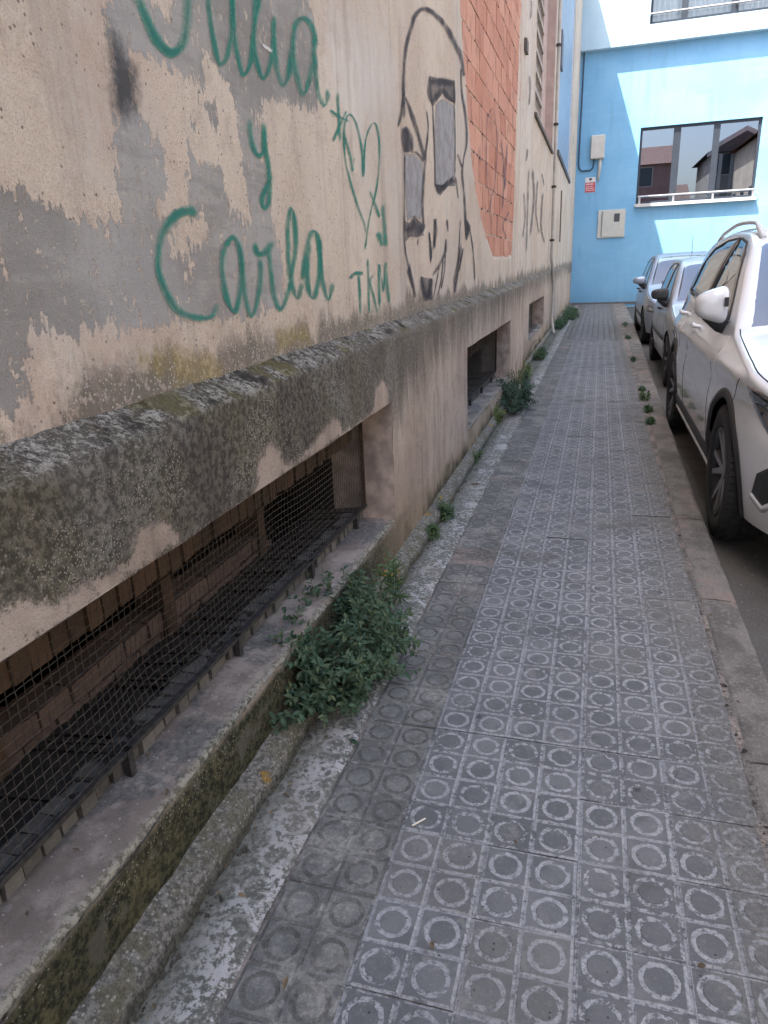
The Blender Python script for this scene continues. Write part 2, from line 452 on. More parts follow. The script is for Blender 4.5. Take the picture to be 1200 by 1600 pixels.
PX, PY, OX, OY = 0.1035, 0.1017, -0.3925, 0.0866
def tile_fields(g):
    x, y, z = g.xyz()
    w = g.sub(g.noise(28, 4, 0.6), 0.5); w2 = g.sub(g.noise(31, 4, 0.6, g.scale(g.pos(), (-1, 1.1, 1))), 0.5)
    uu = g.math('DIVIDE', g.sub(g.add(x, g.mul(w, 0.006)), OX - 20 * PX), PX)
    vv = g.math('DIVIDE', g.sub(g.add(y, g.mul(w2, 0.006)), OY - 60 * PY), PY)
    u = g.mul(g.sub(g.math('FRACT', uu), 0.5), PX); v = g.mul(g.sub(g.math('FRACT', vv), 0.5), PY)
    r = g.math('SQRT', g.add(g.mul(u, u), g.mul(v, v)))
    # every pad has worn its own way
    wn = g.n('ShaderNodeTexWhiteNoise', noise_dimensions='2D')
    cv = g.n('ShaderNodeCombineXYZ'); g.L(cv.inputs[0], g.math('FLOOR', uu)); g.L(cv.inputs[1], g.math('FLOOR', vv)); g.t.links.new(cv.outputs[0], wn.inputs['Vector'])
    wob = g.mul(g.sub(g.noise(45, 4, 0.7), 0.5), 0.012)
    ring = g.ss(g.add(g.math('ABSOLUTE', g.sub(r, g.add(0.0325, g.mul(wn.outputs['Value'], 0.002)))), wob), 0.0062, 0.0042)
    # joints between tiles are wider than those between pads
    def joint(t, c):
        par = g.math('ABSOLUTE', g.sub(g.math('FRACT', g.mul(t, 0.5)), 0.5))
        wide = g.math('GREATER_THAN', par, 0.25)
        return g.ss(g.sub(g.math('ABSOLUTE', c), g.mul(wide, -0.0017)), 0.0448, 0.0464)
    seam = g.mx(joint(uu, u), joint(vv, v))
    return x, y, z, ring, seam, r, wn.outputs['Value']

def mat_tile():
    g = G('dusty_hydraulic_tile')
    x, y, z, ring, seam, r, pr = tile_fields(g)
    nm = g.noise(6, 5, 0.65); nf = g.noise(85, 5, 0.8); n3 = g.noise(1.2, 4); n4 = g.noise(34, 6, 0.75); ng = g.noise(260, 3, 0.8)
    base = g.mix(g.ss(nm, 0.42, 0.58), (0.116, 0.120, 0.125), (0.160, 0.163, 0.166))
    base = g.mix(g.mul(g.ss(pr, 0.0, 1.0), 0.5), base, (0.105, 0.108, 0.111))
    base = g.mix(g.mul(g.ss(nf, 0.54, 0.66), 0.35), base, (0.26, 0.255, 0.245))
    base = g.mix(g.mul(g.ss(ng, 0.53, 0.64), 0.3), base, (0.065, 0.066, 0.066))
    dust = g.mix(g.ss(nf, 0.42, 0.58), (0.24, 0.246, 0.255), (0.355, 0.362, 0.37))
    keep = g.ss(g.add(g.add(g.mul(nf, 0.45), g.mul(n4, 0.55)), g.mul(g.sub(pr, 0.5), -0.07)), 0.445, 0.50)
    side = g.ss(g.add(x, g.add(g.mul(g.sub(nm, 0.5), 0.4), g.mul(g.sub(n3, 0.5), 0.3))), 0.20, 0.42)
    amt = g.mul(keep, g.add(0.95, g.mul(side, -0.45)))
    amt = g.mul(amt, g.ss(n3, 0.36, 0.52, 0.7, 1.0))
    col = g.mix(g.mul(side, 0.5), base, g.mix(g.ss(nf, 0.42, 0.58), (0.082, 0.076, 0.064), (0.17, 0.155, 0.128)))
    smear = g.ss(g.add(g.noise(9, 6, 0.75), g.mul(g.sub(nf, 0.5), 0.35)), 0.56, 0.64)
    col = g.mix(g.mul(smear, 0.38), col, (0.24, 0.235, 0.222))
    col = g.mix(g.mul(g.mx(ring, g.mul(seam, 0.92)), amt), col, dust)
    tw = g.noise(0.55, 3)
    col = g.mix(g.mul(g.ss(tw, 0.52, 0.64), 0.22), col, (0.23, 0.22, 0.20))
    odd = g.ss(g.rnd(), 0.90, 0.93)
    col = g.mix(g.mul(odd, 0.22), col, g.mix(nf, (0.12, 0.11, 0.095), (0.24, 0.22, 0.19)))
    vz = g.n('ShaderNodeTexVoronoi', feature='DISTANCE_TO_EDGE')
    wv = g.n('ShaderNodeVectorMath', operation='ADD'); g.L(wv.inputs[0], g.pos())
    nz = g.n('ShaderNodeTexNoise'); nz.inputs['Scale'].default_value = 9; g.L(nz.inputs['Vector'], g.pos()); g.L(wv.inputs[1], g.scale(nz.outputs['Color'], (0.16, 0.16, 0)))
    g.L(vz.inputs['Vector'], wv.outputs[0]); vz.inputs['Scale'].default_value = 2.3
    crack = g.mul(g.ss(vz.outputs['Distance'], 0.0045, 0.0015), g.ss(g.noise(1.7, 3), 0.56, 0.60))
    col = g.mix(g.mul(crack, 0.6), col, (0.025, 0.024, 0.022))
    gum = specks(g, 7, 0.085, 0.18)
    col = g.mix(g.mul(gum, 0.75), col, (0.05, 0.05, 0.05))
    # trodden grit and stains
    col = g.mix(g.mul(g.ss(g.noise(2.2, 5, 0.7), 0.57, 0.66), 0.5), col, (0.07, 0.067, 0.06))
    col = g.mix(g.mul(specks(g, 60, 0.18, 0.08), 0.9), col, (0.03, 0.03, 0.028))
    h = g.add(nf, g.add(g.mul(nm, 0.3), g.mul(ng, 0.5)))
    return g.end(g.bsdf(col, 0.8, g.bump(h, 0.5, 0.003), Specular_IOR_Level=0.3))

def mat_tile_dark():
    g = G('grimy_hydraulic_tile')
    x, y, z, ring, seam, r, pr = tile_fields(g)
    nm = g.noise(6, 5, 0.65); nf = g.noise(85, 5, 0.8); n4 = g.noise(26, 6, 0.75); ng = g.noise(260, 3, 0.8)
    base = g.mix(g.ss(g.add(g.mul(nm, 0.6), g.mul(n4, 0.4)), 0.43, 0.57), (0.108, 0.109, 0.107), (0.175, 0.176, 0.170))
    base = g.mix(g.mul(g.ss(nf, 0.52, 0.63), 0.45), base, (0.27, 0.268, 0.245))
    base = g.mix(g.mul(g.ss(ng, 0.53, 0.64), 0.4), base, (0.055, 0.055, 0.05))
    dark = g.mix(g.ss(nf, 0.42, 0.58), (0.05, 0.05, 0.046), (0.115, 0.113, 0.103))
    keep = g.ss(g.add(g.mul(nf, 0.5), g.mul(n4, 0.5)), 0.41, 0.5)
    col = g.mix(g.mul(g.mx(ring, g.mul(seam, 0.75)), g.mul(keep, 0.95)), base, dark)
    col = g.mix(g.mul(g.ss(g.noise(3, 6, 0.75), 0.52, 0.62), 0.5), col, g.mix(g.ss(nf, 0.42, 0.58), (0.16, 0.155, 0.138), (0.34, 0.33, 0.30)))
    col = g.mix(g.mul(g.mul(seam, g.ss(g.noise(14, 5, 0.7), 0.52, 0.58)), 0.5), col, (0.33, 0.328, 0.305))
    return g.end(g.bsdf(col, 0.88, g.bump(g.add(g.add(nf, ng), n4), 0.6, 0.0035)))

def mat_cement_patch():
    g = G('efflorescent_cement')
    x, y, z, ring, seam, r, pr = tile_fields(g)
    nm = g.noise(9, 6, 0.7, dist=1.2); nf = g.noise(70, 6, 0.75); n3 = g.noise(2.0, 4)
    col = g.mix(g.ss(nf, 0.43, 0.57), (0.09, 0.093, 0.08), (0.175, 0.175, 0.155))
    sw = g.ss(g.add(g.mul(nm, 0.5), g.mul(nf, 0.5)), 0.498, 0.545)
    right = g.ss(g.add(x, g.mul(g.sub(g.noise(5, 4), 0.5), 0.12)), -0.735, -0.64, 0.25, 1.0)
    col = g.mix(g.mul(g.mul(sw, right), 0.85), col, (0.41, 0.405, 0.40))
    col = g.mix(g.mul(ring, g.mul(g.ss(n3, 0.45, 0.6), 0.6)), col, (0.36, 0.35, 0.34))
    col = g.mix(g.mul(g.ss(n3, 0.52, 0.70), 0.5), col, (0.2, 0.18, 0.155))
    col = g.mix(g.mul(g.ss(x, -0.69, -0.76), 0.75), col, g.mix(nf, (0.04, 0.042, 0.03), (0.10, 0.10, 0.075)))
    return g.end(g.bsdf(col, 0.92, g.bump(g.add(nf, nm), 0.6, 0.006)))

def mat_kerb():
    g = G('kerb_concrete')
    x, y, z = g.xyz()
    nm = g.noise(5, 5, 0.65); nf = g.noise(70, 5, 0.8); rd = g.rnd(); ng = g.noise(240, 3, 0.8)
    col = g.mix(g.ss(nm, 0.42, 0.58), (0.115, 0.108, 0.098), (0.195, 0.18, 0.162))
    col = g.mix(g.mul(rd, 0.35), col, (0.20, 0.185, 0.165))
    col = g.mix(g.mul(g.ss(nf, 0.5, 0.62), 0.55), col, (0.32, 0.295, 0.265))
    col = g.mix(g.mul(g.ss(ng, 0.52, 0.63), 0.45), col, (0.06, 0.056, 0.05))
    col = g.mix(g.mul(g.ss(g.noise(3.1, 5), 0.52, 0.6), 0.5), col, g.mix(nf, (0.2, 0.145, 0.125), (0.34, 0.26, 0.225)))
    col = g.mix(g.mul(g.ss(g.noise(2.3, 5), 0.53, 0.62), 0.6), col, (0.075, 0.07, 0.062))
    return g.end(g.bsdf(col, 0.9, g.bump(g.add(nf, ng), 0.7, 0.006)))

def mat_mortar():
    g = G('pinkish_mortar')
    nf = g.noise(70, 5, 0.8); nm = g.noise(5, 5); ng = g.noise(240, 3, 0.8)
    col = g.mix(g.ss(nf, 0.42, 0.58), (0.15, 0.128, 0.112), (0.29, 0.245, 0.215))
    col = g.mix(g.mul(g.ss(nm, 0.44, 0.56), 0.85), col, g.mix(g.ss(nf, 0.42, 0.58), (0.07, 0.066, 0.06), (0.16, 0.15, 0.135)))
    return g.end(g.bsdf(col, 0.95, g.bump(g.add(nf, ng), 0.7, 0.006)))

def mat_asphalt():
    g = G('dusty_asphalt')
    x, y, z = g.xyz()
    nf = g.noise(160, 4, 0.75); nm = g.noise(4, 5)
    col = g.mix(g.ss(nf, 0.35, 0.7), (0.035, 0.034, 0.034), (0.095, 0.092, 0.088))
    col = g.mix(g.mul(specks(g, 120, 0.35, 0.25), 0.6), col, (0.2, 0.19, 0.18))
    col = g.mix(g.mul(g.ss(g.noise(2.4, 5, 0.7), 0.54, 0.64), 0.6), col, (0.02, 0.02, 0.021))
    ed = g.ss(g.add(x, g.mul(g.sub(nm, 0.5), 0.5)), 0.95, 0.60)
    col = g.mix(g.mul(ed, 0.6), col, g.mix(nf, (0.085, 0.08, 0.074), (0.20, 0.188, 0.175)))
    return g.end(g.bsdf(col, 0.9, g.bump(nf, 0.7, 0.008)))

def mat_brick(name, a, b, grime=0.3, sc=1.0):
    g = G(name)
    rd = g.rnd(); nf = g.noise(70 * sc, 5, 0.7); nm = g.noise(7 * sc, 5)
    col = g.mix(rd, a, b)
    col = g.mix(g.mul(g.ss(nf, 0.4, 0.7), 0.3), col, tuple(min(1, v * 1.5) for v in b))
    col = g.mix(g.mul(g.ss(nm, 0.5, 0.7), grime), col, tuple(v * 0.45 for v in a))
    return g.end(g.bsdf(col, 0.9, g.bump(nf, 0.5, 0.004)))

def mat_spray(name, a, b, k=1.0):
    g = G(name)
    d = g.attr('d')
    nf = g.noise(120, 5, 0.85); nm = g.noise(14, 4); ng = g.noise(300, 3, 0.8)
    al = g.ss(g.add(d, g.add(g.mul(g.sub(nf, 0.5), 1.1), g.add(g.mul(g.sub(ng, 0.5), 0.7), g.mul(g.sub(nm, 0.5), 0.5)))), 0.16, 0.92)
    al = g.mul(al, g.mul(g.ss(nm, 0.38, 0.6, 0.7, 1.0), k))
    col = g.mix(g.ss(g.add(d, g.mul(g.sub(nm, 0.5), 0.8)), 0.45, 1.05), b, a)
    bs = g.bsdf(col, 0.85, None, Specular_IOR_Level=0.2)
    tr = g.n('ShaderNodeBsdfTransparent').outputs[0]
    mxs = g.n('ShaderNodeMixShader'); g.L(mxs.inputs[0], al); g.t.links.new(tr, mxs.inputs[1]); g.t.links.new(bs, mxs.inputs[2])
    return g.end(mxs.outputs[0])

def mat_blue(name, a, b, dirt):
    g = G(name)
    x, y, z = g.xyz()
    nl = g.noise(0.8, 4); nf = g.noise(60, 4, 0.7); nr = g.noise(2.2, 4, 0.6, g.scale(g.pos(), (1.5, 1, 0.2)))
    col = g.mix(g.ss(nl, 0.35, 0.65), a, b)
    col = g.mix(g.mul(g.ss(nr, 0.5, 0.7), 0.25), col, tuple(v * 0.85 for v in a))
    rl = g.noise(3.0, 5, 0.7, g.scale(g.pos(), (0.5, 1, 3.0)))
    col = g.mix(g.mul(g.ss(rl, 0.5, 0.62), 0.16), col, tuple(min(1, v * 1.18) for v in b))
    drip = g.mul(g.ss(g.noise(5.5, 4, 0.7, g.scale(g.pos(), (1, 1, 0.10))), 0.53, 0.62), g.ss(g.noise(0.7, 3), 0.42, 0.58))
    col = g.mix(g.mul(drip, 0.22 * (1 if dirt else 0)), col, tuple(v * 0.62 for v in a))
    lo = g.ss(g.add(z, g.mul(g.sub(g.noise(3, 5), 0.5), 0.5)), 0.55, 0.05)
    col = g.mix(g.mul(lo, dirt), col, tuple(v * 0.55 for v in a))
    return g.end(g.bsdf(col, 0.85, g.bump(g.add(nf, g.noise(9, 4)), 0.25, 0.006)))

def mat_glass(name, tint=(0.35, 0.4, 0.42), refl=1.0, f0=0.05, rough=0.015, gt=(0.92, 0.95, 0.97)):
    g = G(name)
    lw = g.n('ShaderNodeFresnel'); lw.inputs[0].default_value = 1.52
    f = g.math('ADD', g.mul(lw.outputs[0], refl), f0, clamp=True)
    tr = g.n('ShaderNodeBsdfTransparent'); tr.inputs[0].default_value = (*tint, 1)
    gl = g.n('ShaderNodeBsdfGlossy'); gl.inputs['Roughness'].default_value = rough; gl.inputs[0].default_value = (*gt, 1)
    m = g.n('ShaderNodeMixShader'); g.L(m.inputs[0], f); g.t.links.new(tr.outputs[0], m.inputs[1]); g.t.links.new(gl.outputs[0], m.inputs[2])
    return g.end(m.outputs[0])

def mat_paint(name, col, metal=0.0, rough=0.35, coat=0.6, dirt=0.3):
    g = G(name)
    x, y, z = g.xyz()
    n = g.noise(6, 5, 0.65)
    d = g.mul(g.ss(g.add(z, g.mul(g.sub(n, 0.5), 0.3)), 0.5, 0.0), dirt)
    c = g.mix(d, col, (0.16, 0.145, 0.125))
    c = g.mix(g.mul(g.ss(g.noise(90, 3), 0.6, 0.8), 0.05), c, (0.3, 0.28, 0.26))
    return g.end(g.bsdf(c, g.add(rough, g.mul(d, 0.4)), None, Metallic=metal, Coat_Weight=coat, Coat_Roughness=0.05))

def mat_leaf(name, a, b):
    g = G(name)
    n = g.noise(35, 3)
    c = g.mix(g.ss(g.add(g.mul(n, 0.7), g.mul(g.noise(6, 2), 0.3)), 0.38, 0.62), a, b)
    bs = g.bsdf(c, 0.55, None, Specular_IOR_Level=0.3)
    tl = g.n('ShaderNodeBsdfTranslucent'); g.L(tl.inputs[0], g.mix(0.5, b, (0.10, 0.16, 0.04)))
    m = g.n('ShaderNodeMixShader'); m.inputs[0].default_value = 0.2
    g.t.links.new(bs, m.inputs[1]); g.t.links.new(tl.outputs[0], m.inputs[2])
    return g.end(m.outputs[0])

M_WALL, M_PLINTH, M_SILL, M_FILLET = mat_wall(), mat_plinth(), mat_sill(), mat_fillet()
M_TILE, M_TILED, M_PATCH, M_KERB, M_MORTAR, M_ASPHALT = mat_tile(), mat_tile_dark(), mat_cement_patch(), mat_kerb(), mat_mortar(), mat_asphalt()
M_INFILL = mat_brick('red_hollow_brick', (0.42, 0.165, 0.10), (0.56, 0.29, 0.20), 0.45)
M_INFILLB = simple('brick_bed_mortar', (0.40, 0.31, 0.265), 0.95, 0.2, 40, 0.5)
M_OCHRE = mat_brick('orange_brick_edge', (0.042, 0.027, 0.017), (0.080, 0.047, 0.028), 0.6)
M_GREYBR = mat_brick('dusty_brick_edge', (0.085, 0.08, 0.071), (0.14, 0.131, 0.116), 0.7)
M_PINKBR = mat_brick('dull_pink_brick', (0.085, 0.057, 0.046), (0.118, 0.081, 0.066), 0.35)
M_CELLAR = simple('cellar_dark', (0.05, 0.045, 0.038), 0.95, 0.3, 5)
M_IRON = simple('rusty_black_iron', (0.03, 0.027, 0.025), 0.7, 0.5, 60)
M_WIRE = simple('dull_galvanised_wire', (0.060, 0.048, 0.038), 0.6, 0.4, 60, Metallic=0.3)
M_JAMB = simple('niche_render', (0.42, 0.33, 0.27), 0.93, 0.30, 14, 0.6)
M_BLUE = mat_blue('blue_wall_paint', (0.18, 0.415, 0.64), (0.22, 0.46, 0.68), 0.35)
M_PALE = mat_blue('pale_blue_paint', (0.37, 0.545, 0.665), (0.42, 0.59, 0.70), 0.0)
M_GREEN = mat_spray('green_spray', (0.025, 0.18, 0.14), (0.085, 0.30, 0.225), 0.82)
M_BLACKP = mat_spray('black_spray', (0.055, 0.05, 0.058), (0.13, 0.118, 0.124), 0.85)
M_WHITEP = mat_spray('white_spray', (0.6, 0.58, 0.55), (0.55, 0.53, 0.5))
M_GREYP = mat_spray('grey_fill_paint', (0.32, 0.31, 0.315), (0.34, 0.33, 0.33), 0.97)
M_BLOT = mat_spray('thin_black_spray', (0.07, 0.064, 0.072), (0.15, 0.136, 0.14), 0.62)
M_BLUEP = mat_spray('blue_black_spray', (0.09, 0.075, 0.12), (0.15, 0.12, 0.16), 0.7)
M_FAINTP = mat_spray('faded_black_spray', (0.08, 0.07, 0.075), (0.2, 0.18, 0.17), 0.75)
import collections
S_JULIA= [[(1.642,2.009,1.69,2.026),(1.615,1.92,1.663,1.936),(1.602,1.847,1.65,1.861),(1.589,1.803,1.635,1.813),(1.563,1.762,1.602,1.763),(1.537,1.743,1.532,1.722),(1.504,1.75,1.468,1.729),(1.474,1.776,1.436,1.758),(1.45,1.807,1.412,1.789),(1.435,1.839,1.398,1.822)],[(1.719,1.93,1.747,1.938),(1.706,1.876,1.734,1.885),(1.709,1.817,1.738,1.826),(1.722,1.768,1.75,1.778),(1.75,1.754,1.753,1.767),(1.803,1.786,1.775,1.784),(1.837,1.843,1.806,1.836),(1.862,1.921,1.83,1.912),(1.877,1.985,1.845,1.975)],[(1.83,1.938,1.861,1.948),(1.823,1.84,1.855,1.849),(1.829,1.793,1.861,1.803),(1.861,1.755,1.875,1.77),(1.938,1.807,1.905,1.803),(1.969,1.876,1.933,1.868),(1.995,1.959,1.959,1.949),(2.015,2.049,1.979,2.038)],[(2.019,2.051,2.056,2.062),(1.983,1.957,2.019,1.965),(1.942,1.889,1.977,1.897),(1.93,1.835,1.965,1.845),(1.943,1.794,1.979,1.805),(1.986,1.773,1.989,1.787),(2.054,1.818,2.018,1.814),(2.094,1.882,2.054,1.874),(2.114,1.957,2.074,1.947)],[(2.068,1.945,2.112,1.957),(2.059,1.866,2.103,1.878),(2.067,1.806,2.112,1.819),(2.113,1.781,2.125,1.799),(2.185,1.825,2.14,1.82),(2.223,1.888,2.175,1.879),(2.255,1.953,2.206,1.942)],[(2.433,1.962,2.376,1.946),(2.419,2.007,2.365,1.987),(2.351,2.019,2.321,1.997),(2.255,1.988,2.29,1.987),(2.201,1.938,2.249,1.948),(2.189,1.881,2.238,1.894),(2.202,1.829,2.252,1.843),(2.257,1.786,2.278,1.806),(2.356,1.849,2.304,1.843),(2.403,1.922,2.348,1.911),(2.428,1.989,2.371,1.976)],[(2.368,1.931,2.413,1.943),(2.365,1.861,2.41,1.872),(2.383,1.814,2.429,1.827),(2.435,1.788,2.46,1.806),(2.506,1.825,2.458,1.819),(2.513,1.859,2.463,1.849)]]
S_Y_= [[(1.865,1.665,1.9,1.671),(1.86,1.624,1.894,1.631),(1.875,1.588,1.909,1.598),(1.922,1.578,1.919,1.591),(1.971,1.608,1.935,1.604),(1.983,1.677,1.946,1.671)],[(1.948,1.662,1.985,1.669),(1.943,1.607,1.981,1.613),(1.952,1.558,1.991,1.563),(1.945,1.522,1.982,1.523),(1.912,1.497,1.945,1.494),(1.89,1.473,1.926,1.477),(1.922,1.448,1.925,1.462),(1.976,1.479,1.939,1.478),(2.0,1.551,1.962,1.547)]]
S_CARLA= [[(1.57,1.428,1.549,1.408),(1.524,1.435,1.521,1.413),(1.453,1.417,1.475,1.402),(1.397,1.381,1.426,1.375),(1.368,1.337,1.395,1.335),(1.358,1.296,1.386,1.299),(1.371,1.255,1.401,1.262),(1.402,1.216,1.431,1.227),(1.457,1.193,1.471,1.208),(1.548,1.182,1.547,1.196),(1.599,1.196,1.576,1.206),(1.619,1.218,1.59,1.224)],[(1.689,1.348,1.666,1.358),(1.717,1.366,1.722,1.381),(1.732,1.35,1.767,1.356),(1.736,1.309,1.771,1.31),(1.715,1.248,1.749,1.245),(1.683,1.202,1.7,1.188),(1.671,1.23,1.639,1.226),(1.663,1.289,1.63,1.288),(1.677,1.335,1.645,1.338),(1.713,1.367,1.684,1.372)],[(1.732,1.362,1.764,1.365),(1.737,1.293,1.77,1.294),(1.74,1.226,1.773,1.227),(1.773,1.171,1.785,1.185),(1.843,1.213,1.809,1.218),(1.879,1.28,1.843,1.282),(1.881,1.326,1.845,1.325)],[(1.823,1.364,1.858,1.368),(1.836,1.33,1.871,1.345),(1.922,1.332,1.891,1.35),(1.983,1.368,1.953,1.377)],[(1.905,1.343,1.943,1.346),(1.91,1.291,1.949,1.293),(1.918,1.226,1.956,1.229),(1.97,1.177,1.974,1.193),(2.051,1.22,2.012,1.227),(2.08,1.263,2.038,1.267)],[(2.08,1.26,2.037,1.26),(2.082,1.338,2.039,1.337),(2.1,1.427,2.058,1.426),(2.117,1.458,2.104,1.472),(2.107,1.434,2.152,1.438),(2.099,1.351,2.144,1.351),(2.05,1.279,2.093,1.277),(2.056,1.234,2.099,1.237),(2.121,1.203,2.093,1.216),(2.175,1.255,2.131,1.26)],[(2.176,1.256,2.13,1.259),(2.219,1.337,2.173,1.34),(2.283,1.401,2.243,1.409),(2.287,1.393,2.337,1.401),(2.298,1.34,2.351,1.341),(2.273,1.27,2.324,1.266),(2.222,1.212,2.259,1.199),(2.225,1.232,2.177,1.23),(2.23,1.308,2.182,1.309),(2.264,1.371,2.216,1.372)],[(2.298,1.386,2.345,1.389),(2.302,1.287,2.35,1.289),(2.32,1.225,2.368,1.227),(2.373,1.185,2.376,1.202),(2.437,1.221,2.388,1.226),(2.45,1.25,2.399,1.252)]]
S_HEART= [[(2.855,1.625,2.814,1.62),(2.855,1.723,2.815,1.717),(2.804,1.799,2.767,1.79),(2.71,1.82,2.708,1.81),(2.628,1.77,2.663,1.774),(2.614,1.691,2.649,1.696),(2.636,1.623,2.672,1.629),(2.721,1.523,2.759,1.529),(2.803,1.453,2.843,1.458),(2.821,1.415,2.863,1.418)],[(2.859,1.625,2.826,1.622),(2.894,1.741,2.862,1.737),(2.962,1.809,2.932,1.808),(3.014,1.832,3.043,1.842),(3.056,1.783,3.093,1.79),(3.041,1.684,3.078,1.687),(2.981,1.584,3.016,1.585),(2.878,1.482,2.911,1.483),(2.8,1.362,2.833,1.361)],[(2.569,1.86,2.609,1.869),(2.569,1.789,2.609,1.797),(2.567,1.706,2.608,1.713)],[(2.489,1.787,2.513,1.8),(2.577,1.782,2.6,1.796),(2.687,1.784,2.708,1.798)],[(2.525,1.698,2.491,1.699),(2.607,1.758,2.571,1.757),(2.695,1.824,2.656,1.822)],[(2.611,1.746,2.645,1.753),(2.668,1.682,2.704,1.689),(2.701,1.626,2.725,1.638),(2.755,1.683,2.718,1.68)],[(2.886,1.58,2.936,1.589),(2.932,1.546,2.983,1.555),(3.012,1.486,3.066,1.494)],[(3.052,1.544,3.139,1.552),(3.059,1.466,3.147,1.471),(3.074,1.375,3.164,1.379)],[(2.95,1.428,3.057,1.441),(2.982,1.399,3.091,1.412),(3.014,1.37,3.126,1.382)]]
S_TKM= [[(2.628,1.25,2.594,1.262),(2.691,1.267,2.673,1.283),(2.784,1.265,2.787,1.282)],[(2.701,1.274,2.741,1.275),(2.704,1.197,2.744,1.196),(2.698,1.119,2.739,1.116)],[(2.824,1.331,2.866,1.331),(2.822,1.217,2.865,1.216),(2.814,1.116,2.858,1.114)],[(2.903,1.272,2.942,1.266),(2.843,1.241,2.887,1.24),(2.886,1.176,2.93,1.177),(2.929,1.105,2.975,1.105)],[(3.008,1.128,2.961,1.13),(3.025,1.305,2.979,1.308),(3.028,1.191,3.077,1.192)],[(3.077,1.19,3.028,1.193),(3.132,1.311,3.088,1.317),(3.091,1.222,3.142,1.221),(3.111,1.143,3.162,1.142)]]
S_SCRIB= [[(1.983,1.856,1.997,1.865),(2.014,1.854,2.028,1.864),(2.054,1.853,2.068,1.863)]]
